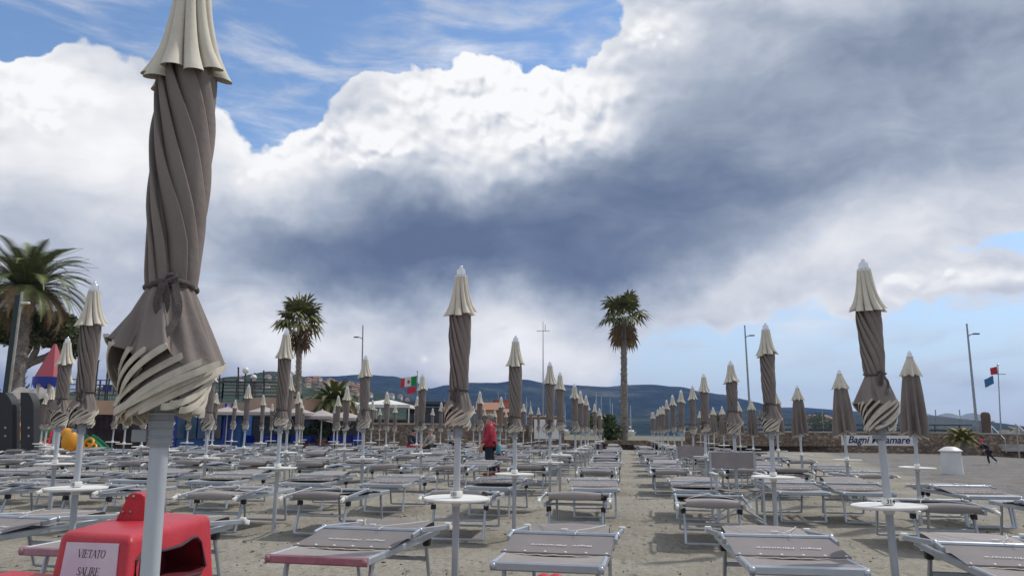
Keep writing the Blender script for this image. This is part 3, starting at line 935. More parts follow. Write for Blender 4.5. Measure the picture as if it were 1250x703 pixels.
# promenade railing on the right wall
a = at(836, 527, 54.3); b = at(1190, 527, 47.3)
o = thing('promenade_railing', 'dark two-rail promenade railing with posts along the top of the right wall', 'railing', ((a.x+b.x)/2,(a.y+b.y)/2,1.305))
c = (a+b)/2
rl_ = MB()
for z in (.10, .42): rl_.tube([(a.x-c.x, a.y-c.y+.3, z), (b.x-c.x, b.y-c.y+.3, z)], .045 if z > .2 else .07, 6)
rl_.build('rail', M['dark_metal'], o)
for i in range(13):
    t = (i+.5)/13; p = MB(); x, y = (a.x-c.x)*(1-t)+(b.x-c.x)*t, (a.y-c.y)*(1-t)+(b.y-c.y)*t+.3
    p.box((x, y, .22), (.06,.06,.46)); p.build('post', M['dark_metal'], o, smooth=False)
# glazed windbreak with arched panels
M['haze_glass'] = mat('frosted windbreak panel', (.40,.45,.50), .35)
def glass_mat(lo, hi_):
    m = bpy.data.materials.new('windbreak glass'); m.use_nodes = True
    nt = m.node_tree; N = nt.nodes; L = nt.links
    for n in list(N): N.remove(n)
    out = N.new('ShaderNodeOutputMaterial'); mx = N.new('ShaderNodeMixShader'); mx.inputs[0].default_value = .30
    t = N.new('ShaderNodeBsdfTransparent'); t.inputs[0].default_value = (.93,.95,.96,1)
    d = N.new('ShaderNodeBsdfPrincipled'); d.inputs['Base Color'].default_value = (.42,.46,.50,1); d.inputs['Roughness'].default_value = .25
    nz = N.new('ShaderNodeTexNoise'); nz.inputs['Scale'].default_value = .8
    mr = N.new('ShaderNodeMapRange'); mr.inputs['To Min'].default_value = lo; mr.inputs['To Max'].default_value = hi_; L.new(nz.outputs['Fac'], mr.inputs['Value']); L.new(mr.outputs[0], mx.inputs[0])
    L.new(t.outputs[0], mx.inputs[1]); L.new(d.outputs[0], mx.inputs[2]); L.new(mx.outputs[0], out.inputs[0])
    return m
M['windglass'] = glass_mat(.25,.55); M['clearglass'] = glass_mat(.03,.14)
a = at(880, 527, 55.5); b = at(1204, 527, 49); c = (a+b)/2
o = thing('windbreak_screen', 'greyish glass windbreak with arched panels behind the promenade railing', 'windbreak', (c.x, c.y, 1.32))
n = 12
for i in range(n):
    t0, t1 = (i+.04)/n, (i+.96)/n
    p0 = a.lerp(b, t0)-c; p1 = a.lerp(b, t1)-c
    pn = MB(); top = []; bot = []
    for j in range(9):
        q = p0.lerp(p1, j/8); hgt = 1.02 + .16*math.sin(PI*j/8)
        top.append((q.x, q.y, hgt)); bot.append((q.x, q.y, -.6))
    vs = bot + top + [(x, y+.02, z) for x, y, z in bot + top]
    fs = [(j, j+1, 9+j+1, 9+j) for j in range(8)] + [(18+j+1, 18+j, 27+j, 27+j+1) for j in range(8)] + [(9+j, 10+j, 28+j, 27+j) for j in range(8)]
    pn.add(vs, fs); pn.build('glass_panel', M['windglass'] if i >= 9 else M['clearglass'], o, smooth=False)
    p = MB(); q = a.lerp(b, i/n)-c; p.box((q.x, q.y, .45), (.05,.05,1.9)); p.build('post', M['steel'], o, smooth=False)
# dark pillar and curved wall end
p = at(1205, 527, 48.5)
o = thing('round_pillar', 'short brown rounded pillar at the right end of the promenade', 'pillar', (p.x, p.y, 1.30))
m = MB(); m.lathe([(.27,-.8),(.27,1.05),(.24,1.17),(.16,1.24),(.02,1.26)], 20); m.build('shaft', mat('brown render', (.12,.085,.065), .9, var=.2, vscale=2), o)
# end block with platform
p = at(1196, 527, 47.2)
o = thing('wall_end_block', 'low stone block with a concrete top at the seaward end of the wall', 'wall', (p.x+1.2, p.y+.6, 0), .1)
m = MB(); m.box((0,0,.40), (2.6,1.6,1.5)); m.build('masonry', M['stone'], o, smooth=False)
m = MB(); m.box((0,0,1.20), (2.7,1.7,.10), ch=.02); m.build('coping', M['concrete'], o, smooth=False)
# long name sign
pa = at(1070, 527, 47.6)
o = thing('name_sign', 'long white board with navy slanted lettering on the stone wall', 'sign', (pa.x, pa.y, 0), -.05)
W_, H_ = 4.15, .60; zc = at(1070, 537.5, 47.6).z
m = MB(); m.box((0,-.03,zc), (W_,.05,H_), ch=.01); m.build('panel', M['white'], o, smooth=False)
tm = text_mesh('Bagni Miramare', .60, M['navy'], extrude=.004, shear=.30, bold=.012)
t = link('lettering', tm, o); t.matrix_local = Matrix.Translation((.05,-.064,zc+.03)) @ Matrix.Rotation(PI/2, 4, 'X') @ Matrix.Scale(.93, 4, (1,0,0))
m = MB()
for x in (-1.5, 1.5): m.box((x,.10,zc), (.06,.22,H_*.8))
m.build('bracket', M['dark_metal'], o, smooth=False)

# lamp posts, mast
def lamp_post(px_top, py_top, px_base, d, label, arm_py, armdir=1, arm=1.0, r=.09):
    top = at(px_top, py_top, d); bx = at(px_base, 527, d)
    base = Vector((bx.x, bx.y, .35))
    o = thing('lamp_post', label, 'lamp post', base)
    m = MB(); m.tube([(0,0,0), (top-base)*.5, top-base], r, 8, scales=[1.2,.9,.6]); m.build('shaft', M['steel'], o)
    if arm_py:
        t = (527-arm_py)/(527-py_top); q = (top-base)*t
        m = MB(); m.tube([q, q+Vector((armdir*.5*arm,0,.12)), q+Vector((armdir*arm,0,.16))], .04, 6); m.build('arm', M['steel'], o)
        m = MB(); m.box(q+Vector((armdir*(arm+.2),0,.17)), (.42,.20,.09), ch=.03); m.build('lamp_head', M['dark_metal'], o)
    return o
lamp_post(909, 397, 917, 60, 'tall grey lamp post rising right of the central palm', 411, 1, .30)
lamp_post(1180, 395, 1193, 52, 'tall grey lamp post behind the yellow-green palm on the right', 409, 1, .34)
lamp_post(443, 397, 441, 62, 'tall thin lamp post right of the left fan palm', 413, -1, .35, .08)
o = thing('radio_mast', 'thin whip mast behind the second umbrella left of the aisle', 'mast', at(663, 527, 70)*1 - Vector((0,0,.8)))
m = MB(); H_ = at(662, 397, 70).z; m.tube([(0,0,0),(0,0,H_*.55),(0,0,H_)], .07, 6, scales=[1,.8,.35]); m.build('shaft', M['steel'], o)
m = MB(); m.box((0,0,H_*.92), (1.2,.05,.05)); m.box((.2,0,H_*.92+.3), (.05,.05,.6)); m.build('crosspiece', M['steel'], o)

# flags
def flag(name, label, p, w, h, mats, bands, rz=0, tri=False, sag=.25, group=None):
    o = thing(name, label, 'flag', p, rz)
    n = 18
    mb = MB()
    def fn(u, v):
        x = -w*u; hh = h*(1-u) if tri else h
        return Vector((x, .12*w*math.sin(u*6.5+v*.8)*u**.5, -sag*u*w + (hh*(v-.5))))
    for side in (0,):
        mb.grid(fn, n, 7)
    mb.m = []
    for j in range(6):
        for i in range(n-1): mb.m.append(min(len(bands)-1, int(i/(n-1)*len(bands))))
    mb.m = [bands[k] for k in mb.m]
    mb.build('cloth', mats, o, angle=180)
    return o
M['f_red'] = mat('red flag cloth', (.50,.035,.055), .8); M['f_white'] = mat('white flag cloth', (.72,.70,.68), .8)
M['f_green'] = mat('green flag cloth', (.015,.26,.07), .8); M['f_blue'] = mat('blue flag cloth', (.05,.17,.36), .8)
def pole_thing(label, px_top, py_top, px_base, d, z0, cross=None):
    top = at(px_top, py_top, d); bx = at(px_base, 527, d); base = Vector((bx.x, bx.y, z0))
    o = thing('flag_pole', label, 'flag pole', base)
    m = MB(); m.tube([(0,0,0), top-base], .034, 8, scales=[1.2,.7]); m.build('shaft', M['steel'], o)
    m = MB(); m.ball(top-base, .07); m.build('ball_top', M['chrome'], o)
    if cross:
        t = (527-cross)/(527-py_top); q = (top-base)*t
        m = MB(); m.tube([q+Vector((-.2,0,0)), q+Vector((.42,0,0))], .025, 6); m.build('yard', M['steel'], o)
    return o
pole_thing('white flag pole carrying a red and a blue flag at the right', 1218, 445, 1222, 47.2, 1.4, 457)
flag('flag', 'small red flag blowing from the right flag pole', at(1217.5, 451.5, 47.2), .40, .44, [M['f_red']], [0], tri=False)
flag('flag', 'small blue pennant with a pale mark on the right flag pole', at(1212.8, 463, 47.2), .52, .5, [M['f_blue']], [0], sag=.5)
pole_thing('white flag pole carrying the Italian flag left of the woman', 509.5, 453, 510, 52, 1.0)
o = flag('flag', 'Italian tricolour flag with a crest blowing left from its pole', at(508.8, 464, 52), 1.15, .62, [M['f_green'], M['f_white'], M['f_red']], [0,1,2], sag=.18)
m = MB(); m.lathe([(.12,-.006),(.12,.006)], 8); me = m.mesh('crest', mat('crest', (.25,.12,.14), .8)); e = link('crest', me, o); e.matrix_local = Matrix.Translation((-.57,-.07,-.10)) @ Matrix.Rotation(PI/2, 4, 'X')
flag('flag', 'plain red flag flying below the Italian tricolour', at(507.5, 475, 52), .62, .42, [M['f_red']], [0], sag=.22)

# rocks and steps by the sea
M['rock'] = mat('breakwater rock', (.10,.095,.09), .95, col2=(.26,.25,.235), vscale=1.5, bump=.8, bscale=5)
rr = random.Random(9)
def rock(p, s, label):
    bm = bmesh.new(); bmesh.ops.create_icosphere(bm, subdivisions=2, radius=1)
    o3 = rr.uniform(0, 50)
    for v in bm.verts:
        n = mnoise.noise(v.co*1.1 + Vector((o3,0,0))); v.co *= 1 + .42*n
        v.co.z *= .7
    me = bpy.data.meshes.new('rock'); bm.to_mesh(me); bm.free(); me.materials.append(M['rock'])
    o = link('breakwater_rock', me, None, p); o.scale = (s, s*rr.uniform(.8,1.2), s*rr.uniform(.7,1)); o.rotation_euler = (rr.uniform(0,1), rr.uniform(0,1), rr.uniform(0,6))
    tag(o, label, 'rock', 'rocks of the breakwater')
for i in range(46):
    px = rr.uniform(1224, 1300); d = rr.uniform(56, 84)
    p = at(px, 527, d); z = max(-.4, 1.1*(d-54)/30 + rr.uniform(-.5,.4))
    rock((p.x, p.y, z), rr.uniform(.55,1.15), 'grey boulder in the breakwater at the right edge beside the sea')
o = thing('beach_steps', 'pale concrete steps with white handrails at the right edge', 'steps', at(1226, 527, 46.6)*1 - Vector((0,0,EYE)), -.1)
m = MB()
for i in range(5): m.box((1.2, .35*i, .10+.10*i), (3.0,.36,.22+.2*i))
m.build('treads', M['concrete'], o, smooth=False)
for x in (-.15, 1.35):
    m = MB(); m.tube([(x,-.4,-.1),(x,-.4,.7),(x,1.6,1.5),(x,1.6,.4)], .022, 6); m.build('handrail', M['white'], o)
m = MB(); 
pp = at(1241, 527, 41)
o = thing('white_post', 'tall thin white post at the right edge before the rocks', 'post', (pp.x, pp.y, -.2)); m.tube([(0,0,0),(0,0,at(1241,517,41).z+.2)], .032, 8); m.build('shaft', M['concrete'], o); q = MB(); q.ball((0,0,at(1241,517,41).z+.2), .05); q.build('knob', M['white'], o)
# ------------------------------------------------------------------ palms, trees, shrubs
def fan_leaf(mb, base, d, up, size, rnd, seg=13, droop=.3, mat_i=0):
    """palmate leaf: petiole plus a folded fan of pointed segments"""
    d = d.normalized(); side = d.cross(up).normalized(); nrm = side.cross(d).normalized()
    pl = size*rnd.uniform(.7, 1.0)
    c = base + d*pl
    mb.cur = mat_i
    mb.add([base - side*.02*size, base + side*.02*size, c + side*.012*size, c - side*.012*size], [(0,1,2,3)], mat_i)
    spread = rnd.uniform(1.9, 2.5)
    for i in range(seg):
        a = -spread + 2*spread*i/(seg-1)
        dirn = (d*math.cos(a) + side*math.sin(a))
        ln = size*(1.0 - .22*abs(a)/spread)*rnd.uniform(.9, 1.08)
        w = size*.10
        s2 = dirn.cross(nrm).normalized()*w
        mid = c + dirn*ln*.55 + nrm*(.05*size*(1 if i % 2 else -1)) - Vector((0,0,droop*.22*ln))
        tip = c + dirn*ln - Vector((0,0,droop*ln*rnd.uniform(.6,1.2)))
        mb.add([c, mid - s2, mid + s2, tip], [(0,1,2),(1,3,2)], mat_i)

def palm_trunk(mb, base, top, r0, r1, rnd, rings=46, rough=.14):
    path = []; sc = []
    for i in range(rings+1):
        t = i/rings
        p = base.lerp(top, t) + Vector((.12*math.sin(t*3.1), .08*math.sin(t*2.2), 0))*(top-base).length*.03
        r = r0 + (r1-r0)*min(1, t*1.6)
        path.append(p); sc.append(r*(1 + rough*(.5 if i % 2 else -.35) + rnd.uniform(-.05,.05)))
    mb.tube(path, 1.0, 14, scales=sc)
    # old leaf bases
    for i in range(3, rings-1):
        for q in range(5):
            a = rnd.uniform(0, 2*PI); p = path[i]; r = sc[i]*1.0
            o = Vector((math.cos(a), math.sin(a), 0))
            tg = Vector((-math.sin(a), math.cos(a), 0))*r*.28
            mb.add([p+o*r*.9-tg, p+o*r*.9+tg, p+o*r*1.28+Vector((0,0,r*.55))+tg*.5, p+o*r*1.28+Vector((0,0,r*.55))-tg*.5], [(0,1,2,3)])

def fan_palm(label, px, py_c, px_base, d, crown, z0, r_tr, seed, skirt=1.0, n=34):
    rnd = random.Random(seed)
    c = at(px, py_c, d); b = at(px_base, 527, d); base = Vector((b.x, b.y, z0))
    o = thing('fan_palm', label, 'palm tree', base)
    top = c - base
    t = MB(); palm_trunk(t, Vector((0,0,0)), top - Vector((0,0,.2)), r_tr*1.25, r_tr*.82, rnd); t.build('trunk', M['bark'], o, angle=25)
    g = MB()
    for i in range(n):
        u = (i+.5)/n
        el = 1.45 - 1.75*u**1.1 + rnd.uniform(-.12,.12)
        az = i*2.39996 + rnd.uniform(-.25,.25)
        dv = Vector((math.cos(az)*math.cos(el), math.sin(az)*math.cos(el), math.sin(el)))
        fan_leaf(g, top + dv*.1, dv, Vector((0,0,1)) if abs(dv.z) < .95 else Vector((1,0,0)), crown*.52*rnd.uniform(.85,1.1), rnd, droop=.18 + .5*u)
    g.build('crown', M['fan_green'], o, smooth=False)
    if skirt:
        g = MB()
        for i in range(int(38*skirt)):
            az = rnd.uniform(0, 2*PI); el = rnd.uniform(-1.45, -.75)
            dv = Vector((math.cos(az)*math.cos(el), math.sin(az)*math.cos(el), math.sin(el)))
            st = top - Vector((0,0,rnd.uniform(.1, 1.1)*crown*.55)) + Vector((dv.x,dv.y,0))*r_tr*1.6
            fan_leaf(g, st, dv, Vector((-math.sin(az), math.cos(az), .1)), crown*.30*rnd.uniform(.8,1.2), rnd, seg=9, droop=.7)
        g.build('dead_leaves', M['palm_dry'], o, smooth=False)
    return o

def pinnate(mb, base, az, el0, ln, rnd, leaf=.42, n=26, curl=1.5, mi=0):
    """feather leaf arching from the crown"""
    p = base.copy(); path = [p.copy()]; el = el0; step = ln/n
    for i in range(n):
        d = Vector((math.cos(az)*math.cos(el), math.sin(az)*math.cos(el), math.sin(el)))
        p = p + d*step; path.append(p.copy()); el -= curl/n*(.5 + 1.2*i/n)
    mb.tube([path[0], path[n//2], path[n]], .03, 4, scales=[1,.6,.2])
    for i in range(2, n+1):
        t = i/n; d = (path[i]-path[i-1]).normalized()
        side = d.cross(Vector((0,0,1))).normalized(); nr = side.cross(d)
        L = leaf*(math.sin(PI*min(1, .12+t*.95))**.6 + .12)
        for s in (-1, 1):
            for rep in (0, .5):
                q = path[i-1].lerp(path[i], rep)
                dv = (side*s*.86 + d*.62 + nr*.22).normalized()*L*rnd.uniform(.85,1.1) - Vector((0,0,.10*L))
                w = d*.028*(1 + ln*.1)
                mb.add([q-w, q+w, q+dv], [(0,1,2)], mi)

def date_palm(label, px, py_c, px_base, d, size, z0, r_tr, seed, name='date_palm'):
    rnd = random.Random(seed)
    c = at(px, py_c, d); b = at(px_base, 527, d); base = Vector((b.x, b.y, z0)); top = c-base
    o = thing(name, label, 'palm tree', base)
    t = MB(); palm_trunk(t, Vector((0,0,0)), top, r_tr, r_tr*1.0, rnd, 54, .10); t.ball(top - Vector((0,0,.35)), r_tr*1.7, r_tr*1.7, .7, 12, 8); t.build('trunk', M['bark'], o, angle=25)
    g = MB(); y = MB()
    for i in range(78):
        u = (i+.5)/78; az = i*2.39996; el = 1.4 - 1.75*u + rnd.uniform(-.16,.16)
        (y if u > .86 else g)
        pinnate(g if u < .82 else y, top + Vector((math.cos(az), math.sin(az), 0))*r_tr*.5, az, el, size*rnd.uniform(.85,1.08), rnd, leaf=size*.15, curl=1.25 + .6*u)
    g.build('crown', M['palm_green'], o, smooth=False); y.build('dead_leaves', M['palm_dry'], o, smooth=False)
    return o

def leafy(mb, centers, n, leaf, rnd):
    """leaf-sized faces scattered in uneven clumps"""
    for i in range(n):
        c, r = centers[rnd.randrange(len(centers))]
        while True:
            v = Vector((rnd.uniform(-1,1), rnd.uniform(-1,1), rnd.uniform(-1,1)))
            if v.length < 1: break
        v = v*(.55+.45*v.length)
        p = c + Vector((v.x*r[0], v.y*r[1], v.z*r[2]))
        a = Vector((rnd.uniform(-1,1), rnd.uniform(-1,1), rnd.uniform(-.7,.7))).normalized()
        b = a.cross(Vector((rnd.uniform(-1,1), rnd.uniform(-1,1), rnd.uniform(-1,1)))).normalized()
        s = leaf*rnd.uniform(.6,1.4)
        mb.add([p-a*s, p+b*s*.45, p+a*s, p-b*s*.45], [(0,1,2,3)])

def bush(name, label, cat, p, w, h, seed, m='leaf_dark', n=900, leaf=.10, group=None):
    rnd = random.Random(seed)
    o = thing(name, label, cat, p, group=group)
    g = MB(); cs = []
    for i in range(9):
        cs.append((Vector((rnd.uniform(-.5,.5)*w*.7, rnd.uniform(-.5,.5)*w*.7, h*rnd.uniform(.3,.8))), (w*.25,w*.25,h*.24)))
    leafy(g, cs, n, leaf, rnd)
    g.build('foliage', M[m], o, smooth=False)
    s = MB()
    for i in range(4): s.tube([(rnd.uniform(-.05,.05)*w,0,-.05),(rnd.uniform(-.2,.2)*w,rnd.uniform(-.2,.2)*w,h*.6)], .025*max(w,.5), 5)
    s.build('stem', M['bark'], o)
    return o

fan_palm('tall fan palm with a brown skirt of dead leaves at the end of the aisle', 761, 385, 761, 54.5, 2.15, .3, .26, 5, 1.0)
fan_palm('fan palm with ragged olive crown behind the left umbrellas', 366, 392, 362, 50, 2.1, .3, .22, 8, .8)
date_palm('big feathery date palm at the left edge over the playground', 32, 352, 14, 42, 4.1, 0, .36, 3)
date_palm('low bushy palm among the white awnings', 408, 490, 410, 47, 1.9, .3, .22, 13, name='low_palm')
# squat yellowing palm on the right wall
def low_yellow(px, py, d, size, seed):
    rnd = random.Random(seed); c = at(px, py, d)
    o = thing('yellow_palm', 'squat yellow-green palm spreading in front of the stone wall on the right', 'palm tree', (c.x, c.y, 0))
    g = MB()
    for i in range(46):
        az = i*2.39996; el = 1.35 - 1.25*(i/46)
        pinnate(g, Vector((0,0,c.z-.25)), az, el, size*rnd.uniform(.8,1.1), rnd, leaf=size*.16, n=16, curl=1.6)
    g.build('crown', M['palm_yellow'], o, smooth=False)
    t = MB(); t.lathe([(.24,0),(.28,c.z-.3),(.12,c.z)], 10); t.build('trunk', M['bark'], o)
low_yellow(1174, 533, 45.5, 1.35, 4)
pb = at(735, 527, 53.2)
bush('rounded_shrub', 'dark green bushy palm-like shrub between the pillar and the central palm', 'shrub', (pb.x, pb.y, .5), 2.2, 2.0, 6, 'leaf_dark', 2600, .16)
pb = at(752, 527, 53.4)
bush('rounded_shrub', 'smaller dark shrub at the foot of the central palm', 'shrub', (pb.x, pb.y, .5), 1.6, 1.1, 7, 'leaf_dark', 1200, .13)
# stone pine with crooked limbs behind the date palm
def pine(label, px, py_base, d, seed):
    rnd = random.Random(seed)
    b = at(px, 527, d); base = Vector((b.x, b.y, 0))
    o = thing('stone_pine', label, 'pine tree', base)
    t = MB()
    def rel(x, y, dd=0): return at(x, y, d+dd) - base
    limbs = [[(10,500),(15,470),(22,452),(36,443),(56,436),(72,426),(84,414)], [(22,452),(26,438),(20,424),(14,408),(6,395)], [(36,443),(44,428),(48,412),(58,398)], [(56,436),(66,432),(80,430),(92,420)], [(26,438),(36,424),(38,405),(30,388)]]
    for k, l in enumerate(limbs):
        pts = [rel(x, y, (0, 1.2, -.8, .8, -1.5)[k]*i/len(l)*1.5) for i, (x, y) in enumerate(l)]
        t.tube(pts, 1, 9, scales=[(.36 if k == 0 else .22)*(1-.72*i/len(pts)) for i in range(len(pts))])
    t.build('trunk', M['bark'], o)
    g = MB(); cs = []
    for i in range(60):
        x, y = rnd.uniform(-14, 92), rnd.uniform(384, 418)
        if y > 408 and rnd.random() < .4: continue
        cs.append((rel(x, y, rnd.uniform(-2.5,2.5)), (rnd.uniform(.5,.95), rnd.uniform(.5,.95), rnd.uniform(.28,.5))))
    for x, y in ((88,424),(80,420),(70,414),(93,430),(60,418)): cs.append((rel(x,y,0), (.6,.6,.35)))
    leafy(g, cs, 15000, .15, rnd)
    g.build('crown', M['leaf_olive'], o, smooth=False)
pine('dark stone pine with crooked limbs behind the date palm', 10, 500, 46, 2)
for i, (px, py, w, h, s) in enumerate(((868,513,3,2.6,1),(884,509,3.4,3.4,2),(1006,511,3,3.0,3),(1018,513,2.4,2.4,4))):
    p = at(px, 527, 72)
    bush('roadside_tree', ('low dark tree behind the windbreak left of the thin lamp post','rounded dark tree behind the windbreak just left of the lamp post','dark tree behind the windbreak near the right-hand umbrellas','smaller dark tree right beside its taller neighbour behind the windbreak')[i], 'tree', (p.x, p.y, .3), w*.9, h*.95, 40+s, 'leaf_dark', 1500, .16, 'trees along the promenade road')
# trees and scrub near the terrace on the left
for i, (px, d, w, h, lab) in enumerate(((372,49,1.6,2.6,'slim olive shrub rising behind the left fan palm'),(12,47,3.2,3.2,'dark hedge at the left edge below the date palm'),(46,48,2.4,2.6,'round dark shrub behind the playground roof'),(430,48.5,1.8,1.6,'shrub behind the white awnings near the terrace'))):
    p = at(px, 527, d)
    bush('terrace_shrub', lab, 'shrub', (p.x, p.y, .8), w, h, 70+i, 'leaf_olive', 1300, .13)
# ------------------------------------------------------------------ people
def skin(name, nodes, edges, mats, parent, sub=2, root=0):
    """one continuous body surface grown over a skeleton: nodes = [(x,y,z,rx,ry)]"""
    me = bpy.data.meshes.new(name)
    me.from_pydata([n[:3] for n in nodes], edges, [])
    o = bpy.data.objects.new(name, me); COL.objects.link(o)
    sm = o.modifiers.new('s', 'SKIN'); sm.use_smooth_shade = True; sm.branch_smoothing = .4
    for i, n in enumerate(nodes):
        sv = me.skin_vertices[0].data[i]; sv.radius = (n[3], n[4] if len(n) > 4 else n[3]); sv.use_root = (i == root)
    ss = o.modifiers.new('d', 'SUBSURF'); ss.levels = sub; ss.render_levels = sub
    bpy.context.view_layer.update()
    m2 = bpy.data.meshes.new_from_object(o.evaluated_get(bpy.context.evaluated_depsgraph_get()))
    bpy.data.objects.remove(o); bpy.data.meshes.remove(me)
    m2.materials.clear()
    m2.materials.append(mats); m2.name = name
    m2.polygons.foreach_set('use_smooth', [True]*len(m2.polygons))
    return link(name, m2, parent)
M['skin'] = mat('skin', (.50,.30,.22), .6)
M['jacket_red'] = mat('red quilted jacket', (.36,.012,.035), .55, var=.15, vscale=6, bump=.9, bscale=9, stretch=(.4,.4,2.2))
M['trouser_navy'] = mat('navy trousers', (.012,.016,.030), .8)
M['hair_grey'] = mat('grey hair', (.24,.23,.22), .8, var=.3, vscale=30)
M['teal'] = mat('teal jacket', (.05,.25,.28), .7); M['purple'] = mat('purple trousers', (.22,.02,.16), .7)
M['navy_coat'] = mat('dark navy coat', (.018,.018,.035), .7); M['pink'] = mat('pink knitted hat', (.62,.02,.14), .8, bump=.5, bscale=80)
M['shoe_red'] = mat('dark red shoe', (.22,.012,.02), .5); M['shoe_white'] = mat('white shoe', (.6,.6,.62), .5)
M['darkglasses'] = mat('black sunglasses', (.01,.01,.012), .15)

def hand(parent, wrist, dirn, side, s, m, name='hand'):
    """palm with four bent fingers and a thumb"""
    d = Vector(dirn).normalized(); sd = Vector(side).normalized(); n = d.cross(sd)
    W0 = Vector(wrist); nodes = []; edges = []
    def ad(p, r): nodes.append((p.x, p.y, p.z, r, r*.8)); return len(nodes)-1
    a = ad(W0, .026*s); b = ad(W0 + d*.045*s, .034*s); edges.append((a,b))
    for i, l in enumerate((.070,.080,.074,.058)):
        off = sd*(.027-.018*i)*s
        p0 = W0 + d*.075*s + off; p1 = p0 + d*l*.5*s + n*.008*s; p2 = p0 + d*l*.9*s + n*.03*s
        i0 = ad(p0, .0095*s); i1 = ad(p1, .0085*s); i2 = ad(p2, .007*s); edges += [(b,i0),(i0,i1),(i1,i2)]
    t0 = W0 + d*.035*s + sd*.034*s; t1 = t0 + (d*.7+sd*.6)*.035*s; t2 = t1 + d*.028*s + n*.01*s
    i0 = ad(t0,.011*s); i1 = ad(t1,.010*s); i2 = ad(t2,.008*s); edges += [(a,i0),(i0,i1),(i1,i2)]
    return nodes, edges

